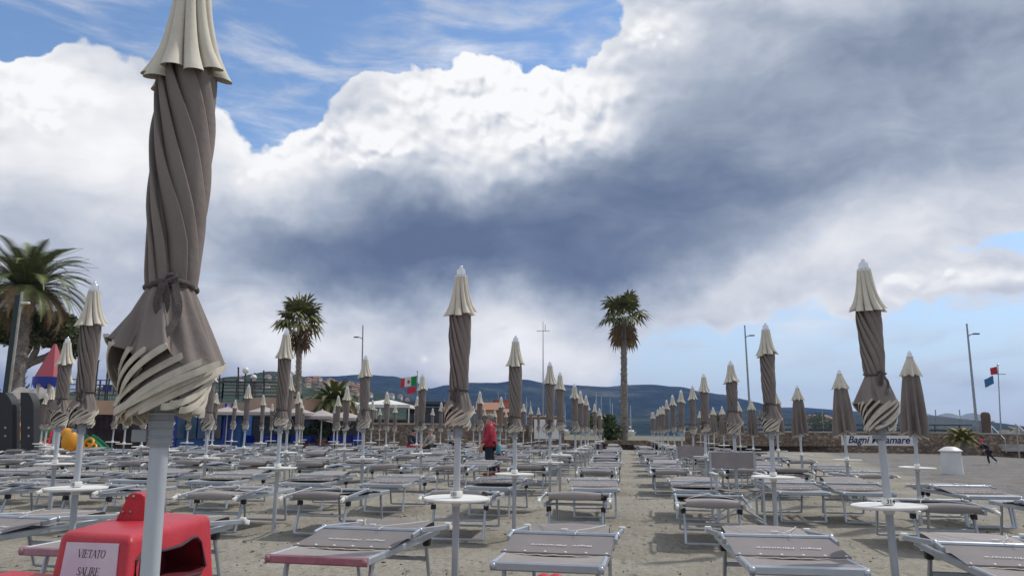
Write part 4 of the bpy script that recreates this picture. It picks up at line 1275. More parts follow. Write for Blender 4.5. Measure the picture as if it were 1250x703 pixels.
def person(label, loc, rz, H, pose, clothes, face_dir=None, extra=None):
    """pose: dict of joints (metres, in a 1.0-high figure facing -Y); limbs taper and bend at the joints"""
    o = thing('person', label, 'person', loc, rz)
    J = {k: Vector(v)*H for k, v in pose.items()}
    def nd(k, r, r2=None): p = J[k]; return (p.x, p.y, p.z, r*H, (r2 or r)*H)
    # body: pelvis, spine, neck, head, limbs: one continuous surface
    names = ['pelvis','waist','chest','neck','head','crown','shL','elL','wrL','shR','elR','wrR','hipL','knL','anL','hipR','knR','anR','toeL','toeR']
    rad = dict(pelvis=(.085,.065), waist=(.072,.055), chest=(.085,.06), neck=(.033,), head=(.052,.058), crown=(.046,.050), shL=(.042,), elL=(.026,), wrL=(.018,), shR=(.042,), elR=(.026,), wrR=(.018,), hipL=(.058,), knL=(.036,), anL=(.022,), hipR=(.058,), knR=(.036,), anR=(.022,), toeL=(.020,), toeR=(.020,))
    nodes = [nd(k, *rad[k]) for k in names]; ix = {k: i for i, k in enumerate(names)}
    ed = [('pelvis','waist'),('waist','chest'),('chest','neck'),('neck','head'),('head','crown'),('chest','shL'),('shL','elL'),('elL','wrL'),('chest','shR'),('shR','elR'),('elR','wrR'),('pelvis','hipL'),('hipL','knL'),('knL','anL'),('pelvis','hipR'),('hipR','knR'),('knR','anR'),('anL','toeL'),('anR','toeR')]
    edges = [(ix[a], ix[b]) for a, b in ed]
    for w, el in (('wrL','elL'),('wrR','elR')):
        dv = J[w]-J[el]; sd = dv.cross(Vector((1,0,0)) if abs(dv.normalized().x) < .8 else Vector((0,0,1)))
        hn, he = hand(o, J[w] + dv.normalized()*.012*H, dv, sd, H*.98, None)
        b0 = len(nodes); nodes += hn; edges += [(a+b0, b+b0) for a, b in he] + [(ix[w], b0)]
    skin('body', nodes, edges, M['skin'], o, 1)
    fd = Vector(face_dir or (0,-1,0)).normalized(); sd = fd.cross(Vector((0,0,1))).normalized()
    hc = (J['head']+J['crown'])/2
    f = MB(); f.ball(hc + fd*.058*H - Vector((0,0,.012*H)), .010*H, .012*H, .016*H, 8, 6)
    for s in (-1,1): f.ball(hc + sd*s*.052*H - Vector((0,0,.008*H)), .008*H, .010*H, .016*H, 8, 6)
    f.build('face_features', M['skin'], o)
    mo = MB(); mo.ball(hc + fd*.052*H - Vector((0,0,.038*H)), .014*H, .010*H, .004*H, 8, 6); mo.build('mouth', M['f_red'], o)
    ey = MB()
    for s in (-1,1): ey.ball(hc + fd*.048*H + sd*s*.020*H + Vector((0,0,.006*H)), .007*H, .007*H, .006*H, 8, 6)
    ey.build('eyes', M['darkglasses'], o)
    if clothes.get('glasses'):
        g = MB()
        for s in (-1,1):
            g.ball(hc + fd*.054*H + sd*s*.022*H + Vector((0,0,.006*H)), .018*H, .010*H, .013*H, 10, 6)
            g.tube([hc + fd*.052*H + sd*s*.040*H + Vector((0,0,.008*H)), hc + sd*s*.056*H + Vector((0,0,.006*H))], .003*H, 5)
        g.build('sunglasses', M['darkglasses'], o)
    # clothes follow the body, slightly larger
    def cloth(name, ks, es, m, grow, lim={}):
        n2 = []; id2 = {}
        for k in ks:
            r = rad[k]; gk = lim.get(k, grow)
            id2[k] = len(n2); n2.append(nd(k, *(tuple(x+gk for x in r))))
        skin(name, n2, [(id2[a], id2[b]) for a, b in es], m, o, 1)
    for k in ('cuffL','cuffR','hemL','hemR','skirt','collar'): pass
    J['cuL'] = J['elL'].lerp(J['wrL'], .93); J['cuR'] = J['elR'].lerp(J['wrR'], .93); J['col'] = J['chest'].lerp(J['neck'], .75)
    J['hem'] = J['pelvis'] - (J['waist']-J['pelvis'])*clothes.get('hem', .55)
    rad.update(cuL=(.020,), cuR=(.020,), col=(.036,), hem=(.088,.070))
    cloth('jacket', ['hem','pelvis','waist','chest','col','shL','elL','cuL','shR','elR','cuR'], [('hem','pelvis'),('pelvis','waist'),('waist','chest'),('chest','col'),('chest','shL'),('shL','elL'),('elL','cuL'),('chest','shR'),('shR','elR'),('elR','cuR')], clothes['jacket'], clothes.get('puff', .012), clothes.get('lim', {}))
    cloth('trousers', ['pelvis','hipL','knL','anL','hipR','knR','anR'], [('pelvis','hipL'),('hipL','knL'),('knL','anL'),('pelvis','hipR'),('hipR','knR'),('knR','anR')], clothes['trousers'], clothes.get('loose', .009))
    for a, b in (('anL','toeL'),('anR','toeR')):
        s = MB(); d = (J[b]-J[a]); d.z = 0; d.normalize()
        ctr = (J[a]+J[b])/2; ctr.z = min(J[a].z, J[b].z) - .002*H
        up = Matrix.Rotation(math.atan2(d.y, d.x), 3, 'Z')
        bm = MB(); bm.box((0,0,0), (.15*H,.058*H,.045*H), up, ch=.018*H)
        s.v = [Vector(v)+ctr for v in bm.v]; s.f = bm.f; s.m = bm.m
        s.build('shoe', clothes['shoes'], o)
    if clothes.get('hair'):
        h = MB(); h.ball(hc - fd*.014*H + Vector((0,0,.016*H)), .060*H, .064*H, .062*H, 14, 10)
        if clothes.get('hood'): pass
        h.build('hair', clothes['hair'], o)
    if clothes.get('hat'):
        h = MB(); h.ball(hc - fd*.008*H + Vector((0,0,.026*H)), .068*H, .068*H, .062*H, 14, 10); h.ball(hc + Vector((0,0,.095*H)), .018*H); h.build('hat', clothes['hat'], o)
    if clothes.get('hood'):
        h = MB(); h.tube([J['col'] + Vector((.050*math.cos(t), .055*math.sin(t)+.01, .012*math.sin(t)))*H for t in [2*PI*i/16 for i in range(16)]], .020*H, 8, closed=True); h.ball(J['col'] - fd*.06*H, .042*H, .045*H, .04*H); h.build('hood', clothes['jacket'], o)
    return o
STAND = dict(pelvis=(0,0,.52), waist=(0,0,.61), chest=(0,0,.74), neck=(0,-.005,.84), head=(0,-.012,.895), crown=(0,-.008,.95), shL=(.10,0,.80), elL=(.135,.02,.63), wrL=(.12,-.05,.50), shR=(-.10,0,.80), elR=(-.135,.02,.63), wrR=(-.12,-.05,.50), hipL=(.052,0,.49), knL=(.055,-.015,.27), anL=(.055,.02,.045), hipR=(-.052,0,.49), knR=(-.055,-.015,.27), anR=(-.055,.02,.045), toeL=(.06,-.07,.022), toeR=(-.06,-.07,.022))
def pose(**kw): p = dict(STAND); p.update(kw); return p
g_ = on_ground(597, 580)
# faces left in the picture (-X): a figure facing -Y turned by -90 degrees
person('woman in a red quilted jacket, grey hair and sunglasses standing among loungers', (g_.x, g_.y, 0), -PI/2+.12, 1.60,
       pose(wrL=(.13,-.09,.50), elL=(.15,.015,.63), knR=(-.05,.03,.28), anR=(-.05,.10,.05), toeR=(-.05,.02,.022)),
       dict(jacket=M['jacket_red'], trousers=M['trouser_navy'], shoes=M['shoe_red'], hair=M['hair_grey'], glasses=True, hood=True, puff=.080, hem=.95, loose=.022, lim=dict(shL=.034,shR=.034,elL=.030,elR=.030,cuL=.020,cuR=.020,col=.03)))
c_ = on_ground(606, 577)
person('small child in teal jacket and purple trousers half hidden behind the woman', (c_.x-.02, c_.y+.40, 0), -PI/2, .95, pose(), dict(jacket=M['teal'], trousers=M['purple'], shoes=M['shoe_red'], hat=M['teal'], puff=.022))
k_ = on_ground(1208, 567)
person('child in a pink hat and dark coat running left on the open sand', (k_.x, k_.y, 0), -PI/2, 1.02,
       dict(pelvis=(0,0,.50), waist=(0,-.04,.58), chest=(0,-.12,.70), neck=(0,-.17,.79), head=(0,-.21,.84), crown=(0,-.235,.895), shL=(.10,-.14,.76), elL=(.13,-.02,.64), wrL=(.11,-.14,.56), shR=(-.10,-.14,.76), elR=(-.13,-.20,.62), wrR=(-.09,-.30,.66), hipL=(.052,.01,.47), knL=(.055,-.06,.27), anL=(.055,-.02,.05), hipR=(-.052,.01,.47), knR=(-.055,.13,.30), anR=(-.055,.30,.13), toeL=(.06,-.11,.022), toeR=(-.06,.26,.06)),
       dict(jacket=M['navy_coat'], trousers=M['trouser_navy'], shoes=M['shoe_white'], hat=M['pink'], puff=.014))
p_ = at(1221, 527, 47.6)
person('dark figure with a raised hood standing on the wall end by the flag pole', (p_.x, p_.y+1.9, .82), PI/2+.2, 1.62, pose(elL=(.10,-.14,.70), wrL=(.06,-.28,.70)), dict(jacket=M['navy_coat'], trousers=M['trouser_navy'], shoes=M['shoe_red'], hat=M['navy_coat'], puff=.03))
SIT = pose(pelvis=(0,.05,.30), waist=(0,.05,.38), chest=(0,.02,.51), neck=(0,-.02,.61), head=(0,-.04,.665), crown=(0,-.045,.72), shL=(.10,.02,.57), elL=(.12,-.06,.42), wrL=(.08,-.18,.36), shR=(-.10,.02,.57), elR=(-.12,-.06,.42), wrR=(-.08,-.18,.36), hipL=(.055,.02,.29), knL=(.06,-.21,.29), anL=(.06,-.20,.05), hipR=(-.055,.02,.29), knR=(-.06,-.21,.29), anR=(-.06,-.20,.05), toeL=(.06,-.29,.025), toeR=(-.06,-.29,.025))
for px, d, rz, lab, cl in ((504, 33, .9, 'seated person in a black and red jacket bending forward under umbrellas', dict(jacket=M['navy_coat'], trousers=M['f_red'], shoes=M['shoe_red'], hair=M['navy_coat'], puff=.03)),
                       (526, 34, -.6, 'person in a pale grey top sitting on a lounger far back', dict(jacket=M['concrete'], trousers=M['trouser_navy'], shoes=M['shoe_white'], hair=M['bark'], puff=.02)),
                       (551, 44, 1.6, 'person in a grey top sitting far back, closest to the woman in red', dict(jacket=M['concrete'], trousers=M['trouser_navy'], shoes=M['shoe_white'], hair=M['navy_coat'], puff=.02))):
    q = at(px, 527, d)
    person(lab, (q.x, q.y, -.03), rz, 1.65, SIT, cl)
    s = MB(); s.box((0,0,.405), (.42,.40,.035), ch=.01)
    for sx in (-.18,.18):
        for sy in (-.17,.17): s.box((sx, sy, .19), (.035,.035,.40))
    st = thing('beach_stool', 'low white stool under the ' + lab.split(' under')[0].split(' sitting')[0].replace('seated ',''), 'stool', (q.x + .09*math.sin(-rz), q.y + .09*math.cos(rz), 0), rz)
    s.build('seat', M['white'], st)
# ------------------------------------------------------------------ director chairs, bin, pedal boat
def director(label, px, py_feet, d, rz):
    q = at(px, 527, d)
    o = thing('director_chair', label, 'folding chair', (q.x, q.y, 0), rz, 'folding director chairs')
    W_, Hs, Ha, Hb = .285, .43, .60, .87
    s2 = rrect(.028, .022)
    for s in (-1, 1):
        f = MB()
        f.sweep([(s*W_, .20, 0), (s*W_, .20, Hb)], s2, up=(0,1,0)); f.sweep([(s*W_, -.22, 0), (s*W_, -.22, Ha)], s2, up=(0,1,0))
        f.sweep([(s*W_, -.28, .02), (s*W_, .26, .02)], s2); f.sweep([(s*W_, -.23, Hs-.04), (s*W_, .21, Hs-.04)], s2)
        f.build('side_frame', M['alu'], o)
        a = MB(); a.box((s*W_, -.01, Ha+.012), (.05,.50,.022), ch=.008); a.build('armrest', M['white'], o)
    for y in (-.205, .185):
        x = MB()
        x.sweep([(-W_+.01, y, .06), (W_-.01, y, Hs-.05)], rrect(.016,.028), up=(0,1,0)); x.sweep([(W_-.01, y-.018, .06), (-W_+.01, y-.018, Hs-.05)], rrect(.016,.028), up=(0,1,0))
        x.build('cross_brace', M['alu'], o)
    st = MB(); st.grid(lambda u, v: Vector((-W_+2*W_*u, -.21+.41*v, Hs-.03*math.sin(PI*u))), 9, 5); st.grid(lambda u, v: Vector((-W_+2*W_*u, .20-.41*v, Hs-.006-.03*math.sin(PI*u))), 9, 5); st.build('seat', M['taupe_mesh'], o)
    bk = MB()
    for off in (-.004, .004):
        bk.grid(lambda u, v: Vector((-W_-.018+(2*W_+.036)*(u if off < 0 else 1-u), .20+off + .025*math.sin(PI*u), Hb-.20+.205*v)), 11, 5)
    bk.build('backrest', M['taupe_mesh'], o)
    return o
director('grey folding director chair in the aisle right of the central path, nearer one', 896, 0, 10.1, .05)
director('grey folding director chair further back by the third right-hand umbrella', 844, 0, 15.0, -.05)
# white bin
b_ = on_ground(968, 578)
M['bin'] = mat('white painted bin', (.66,.67,.66), .5, var=.05, vscale=3)
o = thing('litter_bin', 'large white round litter bin with a conical lid on the grey sand', 'bin', (b_.x, b_.y, 0), .1)
b_ = on_ground(1163, 578); o.location = (b_.x, b_.y, -.02)
m = MB(); m.lathe([(.285,0),(.295,.01),(.272,.60),(.272,.66)], 32); m.build('body', M['bin'], o)
m = MB(); m.lathe([(.278,.655),(.315,.66),(.318,.685),(.30,.70),(.19,.775),(.12,.80),(.02,.805)], 32); m.build('lid', M['bin'], o)

# red pedal boat, close by on the left
M['redplastic'] = mat('red rotomoulded plastic', (.44,.012,.026), .45, col2=(.50,.035,.05), vscale=7, detail=9, bump=.2, bscale=90)
M['shade_red'] = mat('red plastic with hole shade', (.12,.004,.010), .7)  # hull red darkened in its colour for the shade inside the console opening
M['rubber'] = mat('dark rubber edge', (.045,.03,.04), .6)
M['paper'] = mat('laminated lilac notice', (.66,.60,.66), .45, col2=(.58,.51,.60), vscale=9)
M['bolt'] = mat('zinc bolt', (.30,.26,.23), .4, metal=.6)
D0 = 3.1
A = at(74, 650, D0); B = at(161, 651, D0-.12)         # top edge of the front panel
C = at(258, 628, D0+.75)                               # far top corner of the right side
E_ = at(170, 632, D0+.95)                              # far top corner on the left
org = Vector((A.x, A.y, 0))
o = thing('pedal_boat', 'red plastic pedal boat with a lilac notice beside the nearest umbrella', 'pedal boat', org)
A, B, C, E_ = [p - org for p in (A, B, C, E_)]
zt = (A.z+B.z)/2
A.z = B.z = zt; zc = min(C.z, zt+.06); C.z = zc; E_.z = zc
def down(p, k, z):
    """walls lean outwards slightly towards the bottom"""
    ctr = (A+B+C+E_)/4; q = Vector((ctr.x, ctr.y, 0)).lerp(Vector((p.x, p.y, 0)), k); q.z = z; return q
bm = bmesh.new()
tops = [bm.verts.new(p) for p in (A, B, C, E_)]
bots = [bm.verts.new(down(p, 1.22, .16)) for p in (A, B, C, E_)]
bm.faces.new(tops); bm.faces.new(bots[::-1])
for i in range(4): bm.faces.new((tops[i], bots[i], bots[(i+1) % 4], tops[(i+1) % 4]))
bmesh.ops.recalc_face_normals(bm, faces=bm.faces[:])
bmesh.ops.bevel(bm, geom=[e for e in bm.edges if max(v.co.z for v in e.verts) > .2], offset=.032, segments=5, profile=.5, affect='EDGES')
me = bpy.data.meshes.new('console'); bm.to_mesh(me); bm.free(); me.materials.append(M['redplastic']); me.polygons.foreach_set('use_smooth', [True]*len(me.polygons)); me.set_sharp_from_angle(angle=R(60))
con = link('console', me, o)
# hull: two floats and a deck below
hd_ = (B-A).normalized(); bk_ = Vector((-hd_.y, hd_.x, 0))
hm = MB()
ang = math.atan2(hd_.y, hd_.x); Rz = Matrix.Rotation(ang, 3, 'Z')
ctr = (A+B)/2
hm.box((ctr.x - hd_.x*.05 + bk_.x*.25, ctr.y - hd_.y*.05 + bk_.y*.25, .20), (.80, 2.0, .16), Rz, ch=.05)
for s in (-1, 1):
    pth = [ctr + hd_*s*.34 + bk_*t + Vector((0,0,.14 - zt + (.10 if abs(t-.25) > 1.05 else 0))) for t in (-.95,-.7,-.3,.2,.8,1.2,1.45)]
    hm.sweep(pth, [(.19*math.cos(2*PI*i/14), .14*math.sin(2*PI*i/14)) for i in range(14)], scales=[.45,.8,1,1,1,.8,.45])
hm.build('hull', M['redplastic'], o)
# left fender ledge seen at the bottom left corner
m = MB(); lp = at(30, 714, D0-.2) - org
m.box((lp.x-.05, lp.y+.10, lp.z-.07), (.62,.34,.13), Rz, ch=.04)
m.box((lp.x-.05, lp.y+.10, lp.z-.22), (.50,.28,.22), Rz, ch=.04)
m.build('side_seat', M['redplastic'], o)
# fin with bolts
fp = [(134,648),(155,606),(158,602.5),(163,601),(172,602),(176,605),(178,648)]
fd_ = D0 + .42
fv = [at(x, y, fd_) - org for x, y in fp]
n_ = Vector((-math.sin(YAW), math.cos(YAW), 0))
m = MB(); k = len(fv)
bmf = bmesh.new(); vv = [bmf.verts.new(p) for p in fv]; fc = bmf.faces.new(vv)
ex = bmesh.ops.extrude_face_region(bmf, geom=[fc]); bmesh.ops.translate(bmf, vec=n_*.09, verts=[v for v in ex['geom'] if isinstance(v, bmesh.types.BMVert)])
bmesh.ops.recalc_face_normals(bmf, faces=bmf.faces[:]); bmesh.ops.bevel(bmf, geom=bmf.edges[:], offset=.006, segments=2, profile=.5, affect='EDGES')
me = bpy.data.meshes.new('fin'); bmf.to_mesh(me); bmf.free(); me.materials.append(M['redplastic']); fin = link('fin', me, o)
m = MB()
for x, y in ((154.5,606),(163,606),(150.5,624.5),(159.5,624.5)):
    c = at(x, y, fd_) - org - n_*.002
    m.ball(c, .0075, .006, .0075, 10, 6)
m.build('bolts', M['bolt'], fin)
# points on the console's faces
def on_plane(px, py, p0, nrm):
    u, w = ray(px, py); X, Y = head(u, 1.0); d = Vector((X, Y, w)); e = Vector((0,0,EYE)) - org
    t = (p0-e).dot(nrm)/d.dot(nrm); return e + d*t
Ad, Bd, Cd = [down(p, 1.22, .16) for p in (A, B, C)]
nf = (B-A).cross(Ad-A).normalized(); nf = -nf if nf.dot(Vector((0,-1,0))) < 0 else nf
ns_ = (C-B).cross(Bd-B).normalized(); ns_ = -ns_ if ns_.dot(Vector((1,-.3,0))) < 0 else ns_
nt_ = [(82.5,661),(146,663),(138,745),(66,742)]
nv_ = [on_plane(x, y, A, nf) + nf*.004 for x, y in nt_]
m = MB(); m.add(nv_ + [p - nf*.003 for p in nv_], [(3,2,1,0),(4,5,6,7),(0,1,5,4),(1,2,6,5),(2,3,7,6),(3,0,4,7)]); nb_ = m.build('notice', M['paper'], con, smooth=False)
xa = (nv_[1]-nv_[0]).normalized(); ya = nf.cross(xa).normalized()
GLY = {'V': [((0,1),(.34,0),.13),((.34,0),(.68,1),.05)], 'I': [((.16,0),(.16,1),.13)], 'E': [((.12,0),(.12,1),.13),((.12,.975),(.58,.975),.05),((.12,.02),(.60,.02),.05),((.12,.51),(.45,.51),.05),((.58,.98),(.59,.80),.05),((.61,.02),(.63,.22),.05),((.45,.62),(.45,.40),.04)],
 'T': [((.32,0),(.32,1),.13),((.02,.975),(.62,.975),.05),((.02,.98),(.0,.76),.05),((.62,.98),(.64,.76),.05)], 'A': [((0,0),(.33,1),.05),((.33,1),(.68,0),.13),((.15,.35),(.50,.35),.045)],
 'L': [((.12,0),(.12,1),.13),((.12,.02),(.60,.02),.05),((.60,.02),(.63,.25),.05)], 'R': [((.12,0),(.12,1),.13),((.12,.975),(.36,.975),.05),((.36,.975),(.50,.88),.09),((.50,.90),(.51,.66),.12),((.51,.68),(.38,.52),.09),((.38,.515),(.12,.515),.05),((.32,.50),(.66,0),.12)],
 'S': [((.50,.98),(.50,.74),.04),((.50,.84),(.40,.96),.06),((.40,.965),(.22,.965),.05),((.22,.97),(.09,.84),.08),((.09,.86),(.09,.70),.11),((.09,.72),(.30,.53),.11),((.28,.54),(.48,.36),.12),((.48,.38),(.48,.18),.11),((.48,.18),(.36,.03),.08),((.36,.03),(.18,.03),.05),((.18,.03),(.04,.17),.06),((.04,.28),(.04,.0),.04)]}
GLY['O'] = [((.37+.32*math.cos(2*PI*i/16), .5+.49*math.sin(2*PI*i/16)), (.37+.32*math.cos(2*PI*(i+1)/16), .5+.49*math.sin(2*PI*(i+1)/16)), .05+.08*abs(math.cos(2*PI*(i+.5)/16))) for i in range(16)]
FEET = {'V': [(0,1),(.68,1)], 'I': [(.16,0),(.16,1)], 'E': [(.10,0),(.10,1)], 'T': [(.32,0)], 'A': [(0,0),(.68,0)], 'L': [(.12,0),(.12,1)], 'R': [(.12,0),(.12,1),(.66,0)], 'S': [], 'O': []}
ADV = dict(V=.72, I=.36, E=.70, T=.70, A=.74, L=.68, R=.74, S=.60, O=.80)
def serif(word, h):
    mb = MB(); x = 0; z = 0
    for ch in word:
        for (x0, y0), (x1, y1), w in GLY[ch]:
            dx, dy = x1-x0, y1-y0; l = math.hypot(dx, dy); px_, py_ = -dy/l*w/2, dx/l*w/2
            z += 2e-6
            mb.add([((x+x0+px_)*h, (y0+py_)*h, z), ((x+x0-px_)*h, (y0-py_)*h, z), ((x+x1-px_)*h, (y1-py_)*h, z), ((x+x1+px_)*h, (y1+py_)*h, z)], [(0,1,2,3)])
        for fx, fy in FEET[ch]:
            z += 2e-6
            mb.add([((x+fx-.15)*h, (fy-.022)*h, z), ((x+fx+.15)*h, (fy-.022)*h, z), ((x+fx+.15)*h, (fy+.022)*h, z), ((x+fx-.15)*h, (fy+.022)*h, z)], [(0,1,2,3)])
        x += ADV[ch]
    mb.v = [(v[0]-x*h/2 + .10*v[1], v[1]-h/2, v[2]) for v in mb.v]
    return mb.mesh('lettering', M['ink'], smooth=False)
for w, px, py, sz in (('VIETATO', 113, 675.5, .0285), ('SALIRE', 108.5, 697, .0285)):
    c = on_plane(px, py, A, nf) + nf*.0048
    t = link('lettering', serif(w, sz), con)
    t.matrix_local = Matrix((( xa.x, ya.x, nf.x, c.x), (xa.y, ya.y, nf.y, c.y), (xa.z, ya.z, nf.z, c.z), (0,0,0,1)))
wp = [(163.5,705),(166,684),(174,674),(186,672.3),(200,671),(220,665.5),(234,656),(239.5,655),(244,661),(250,690),(244,699),(232,702),(215,706)]
wv = [on_plane(x, y, B, ns_) + ns_*.003 for x, y in wp]
cut = MB(); k = len(wv)
wc_ = sum(wv, Vector())/k
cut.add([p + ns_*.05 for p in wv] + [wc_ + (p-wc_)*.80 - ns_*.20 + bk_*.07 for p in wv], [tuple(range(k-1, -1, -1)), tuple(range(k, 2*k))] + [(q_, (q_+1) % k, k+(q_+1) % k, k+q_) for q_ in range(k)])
cme = cut.mesh('cutter', M['shade_red'], smooth=False)
cbm = bmesh.new(); cbm.from_mesh(cme); bmesh.ops.recalc_face_normals(cbm, faces=cbm.faces[:]); cbm.to_mesh(cme); cbm.free()
co_ = bpy.data.objects.new('cutter', cme); COL.objects.link(co_)
con.data.materials.append(M['shade_red']); 
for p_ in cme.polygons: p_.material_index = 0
con.parent = None; con.location = (0,0,0)
md = con.modifiers.new('b', 'BOOLEAN'); md.object = co_; md.operation = 'DIFFERENCE'; md.solver = 'EXACT'
try: md.material_mode = 'TRANSFER'
except Exception: pass
bpy.context.view_layer.update()
nm = bpy.data.meshes.new_from_object(con.evaluated_get(bpy.context.evaluated_depsgraph_get()))
con.modifiers.clear(); con.data = nm; nm.name = 'console'; con.parent = o
bpy.data.objects.remove(co_); bpy.data.meshes.remove(cme)
m = MB(); m.tube(wv, .0065, 8, closed=True); m.build('rubber_trim', M['rubber'], con)
# small red float at the bottom edge
q = at(671.5, 699.5, 2.9)
o = thing('rescue_float', 'small red float standing up before the nearest lounger at the bottom edge', 'rescue float', (q.x, q.y, 0), YAW)
m = MB()
for s in (-1, 1): m.lathe([(.001,-.03),(.012,-.03)] if False else [(.02,.0),(.034,.04),(.034,q.z-.03),(.028,q.z-.010),(.012,q.z-.001),(.001,q.z)], 14, (s*.022,0,0))
m.build('body', M['redplastic'], o)
m = MB(); m.box((0,0,.012), (.16,.12,.024), ch=.008); m.build('base', M['black'], o)

# ------------------------------------------------------------------ terrace restaurant on the left
def quad_wall(name, px0, d0, px1, d1, z0, z1, th, m, parent, org_, off=0.0):
    a = at(px0, 527, d0); b = at(px1, 527, d1)
    mb = MB(); seg_box(mb, (a.x-org_.x, a.y-org_.y+off), (b.x-org_.x, b.y-org_.y+off), z0, z1, th)
    return mb.build(name, m, parent, smooth=False)
def zz(py, px, d): return at(px, py, d).z
oa = at(150, 527, 44)
ter = thing('terrace_building', 'low beach restaurant with tan fascia, dark windows and roof terrace on the left', 'building', (oa.x, oa.y, 0))
org_ = Vector((oa.x, oa.y, 0))
DL, DR = 42.0, 47.0      # facade runs from near left to farther right
def dd(px): return DL + (DR-DL)*(px-60)/(430-60)
quad_wall('wall', 40, dd(40)+.8, 445, dd(445)+.8, 0, zz(505,150,dd(150)), 7, M['darkglass'], ter, org_)
quad_wall('fascia', 60, dd(60), 300, dd(300), zz(506,150,dd(150)), zz(489,150,dd(150)), 8.5, M['tan'], ter, org_)
quad_wall('fascia', 300, dd(300), 432, dd(432), zz(501,350,dd(350)), zz(486,350,dd(350)), 8.5, M['tan'], ter, org_)
def win(px0, px1, y0, y1, m):
    d0, d1 = dd(px0)+.72, dd(px1)+.72
    w = quad_wall('window', px0, d0, px1, d1, zz(y1, px0, d0), zz(y0, px0, d0), .06, M['steel'], ter, org_)
    a = at(px0, 527, d0-.03); b = at(px1, 527, d1-.03)
    mb = MB(); seg_box(mb, (a.x-org_.x, a.y-org_.y), (b.x-org_.x, b.y-org_.y), zz(y1, px0, d0)+.08, zz(y0, px0, d0)-.08, .05); g = mb.build('pane', m, w, smooth=False)
for a_, b_2, m_ in ((108,150,'darkglass'),(152,192,'darkglass'),(300,318,'glassblue'),(320,338,'glassblue'),(340,358,'glassblue'),(362,378,'glassblue'),(380,398,'darkglass')):
    win(a_, b_2, 508, 546, M[m_])
# white band under windows and counter
quad_wall('plinth', 270, dd(270)+.3, 430, dd(430)+.3, 0, zz(541,330,dd(330)), .35, M['white'], ter, org_)
for px in (297, 339, 361): quad_wall('column', px, dd(px)+.35, px+4, dd(px)+.35, 0, zz(501,px,dd(px)), .3, M['white'], ter, org_)
# blue glazed kiosk
kd = 41.5
ok = at(250, 527, kd)
ki = thing('blue_kiosk', 'blue painted glazed kiosk behind the big umbrella pole', 'kiosk', (ok.x, ok.y, 0)); ko = Vector((ok.x, ok.y, 0))
quad_wall('body', 212, kd, 294, kd+.4, 0, zz(500,250,kd), 2.6, M['bluepaint'], ki, ko)
for a_, b_2 in ((215,226),(228,240),(242,256),(258,270)):
    quad_wall('window', a_, kd, b_2, kd, zz(535,250,kd), zz(506,250,kd), .05, M['glassblue'], ki, ko, off=-.06)
for px in (213, 272, 280): quad_wall('frame_post', px, kd-.08, px+2.2, kd-.08, 0, zz(492,250,kd), .07, M['blue'], ki, ko)
# terrace railing and pergola
def railing(label, px0, px1, off, y0, y1, n, m='dark_metal', rails=4):
    d0, d1 = dd(px0)+off, dd(px1)+off
    a = at(px0, 527, d0); b = at(px1, 527, d1); c = (a+b)/2
    zb = zz(y1, (px0+px1)/2, (d0+d1)/2); zt_ = zz(y0, (px0+px1)/2, (d0+d1)/2)
    o = thing('terrace_railing', label, 'railing', (c.x, c.y, zb))
    mb = MB()
    for i in range(rails):
        z = (zt_-zb)*(i+1)/rails
        mb.tube([(a.x-c.x, a.y-c.y, z), (b.x-c.x, b.y-c.y, z)], .03, 5)
    mb.build('rail', M[m], o)
    for i in range(n):
        t = i/(n-1); q = a.lerp(b, t)-c; p = MB(); p.box((q.x, q.y, (zt_-zb)/2), (.07,.07,zt_-zb)); p.build('post', M[m], o, smooth=False)
railing('dark metal railing of the roof terrace behind the big umbrella', 62, 268, .4, 465, 489, 9)
railing('dark slatted railing of the roof terrace behind the left fan palm', 268, 352, .4, 462, 487, 6, rails=6)
o = thing('pergola', 'open dark steel pergola frame with pale slats over the roof terrace', 'pergola', at(310, 487, dd(310)+2))
pz = at(310, 487, dd(310)+2)
m = MB()
for px, top in ((268,444),(291,448),(311,455),(322,452),(352,458)):
    q = at(px, 487, dd(px)+2.2) - pz; m.tube([q, at(px, top, dd(px)+2.2) - pz], .05, 6)
m.build('post', M['dark_metal'], o)
m = MB()
for y, a_, b_2 in ((469,288,345),(476,272,345),(482,300,350)): m.tube([at(a_, y, dd(a_)+2.2)-pz, at(b_2, y, dd(b_2)+2.2)-pz], .05, 5)
m.build('slat', M['concrete'], o)
m = MB(); m.tube([at(266,466,dd(266)+2.1)-pz, at(352,467,dd(352)+2.1)-pz], .05, 6); m.build('beam', M['dark_metal'], o)
# globe lamps
for px, py, pb_, lab in ((300,452,489,'white globe lamp on a dark post, higher one above the terrace'),(309.5,461,489,'white globe lamp on the terrace just right of the higher globe'),(134,457.5,489,'white globe lamp beside the blue oval sign'),(356,455,489,'white globe lamp half hidden behind the left fan palm')):
    d = dd(px)+1.2; q = at(px, py, d)
    o = thing('globe_lamp', lab, 'lamp', (q.x, q.y, zz(pb_, px, d)))
    h = q.z - zz(pb_, px, d)
    m = MB(); m.tube([(0,0,0),(0,0,h-.15)], .045, 6); m.build('post', M['dark_metal'], o)
    m = MB(); m.ball((0,0,h), .20); m.build('globe', M['white'], o)
# vertical blue sign with white oval
q = at(141.5, 446, 42.5)
o = thing('blue_sign', 'small upright blue sign with a white oval above the terrace railing', 'sign', (q.x, q.y, q.z), YAW)
m = MB(); m.box((0,0,0), (.62,.10,1.05), ch=.02); m.build('panel', mat('blue sign', (.03,.06,.36), .4), o)
m = MB(); m.lathe([(.22,-.01),(.22,.01)], 20); m.v = [(v[0], -.058+v[2], v[1]*1.35+.08) for v in m.v]; m.build('oval', M['white'], o)
m = MB(); m.tube([(0,.06,.3),(0,.06,-1.6)], .04, 6); m.build('post', M['dark_metal'], o)
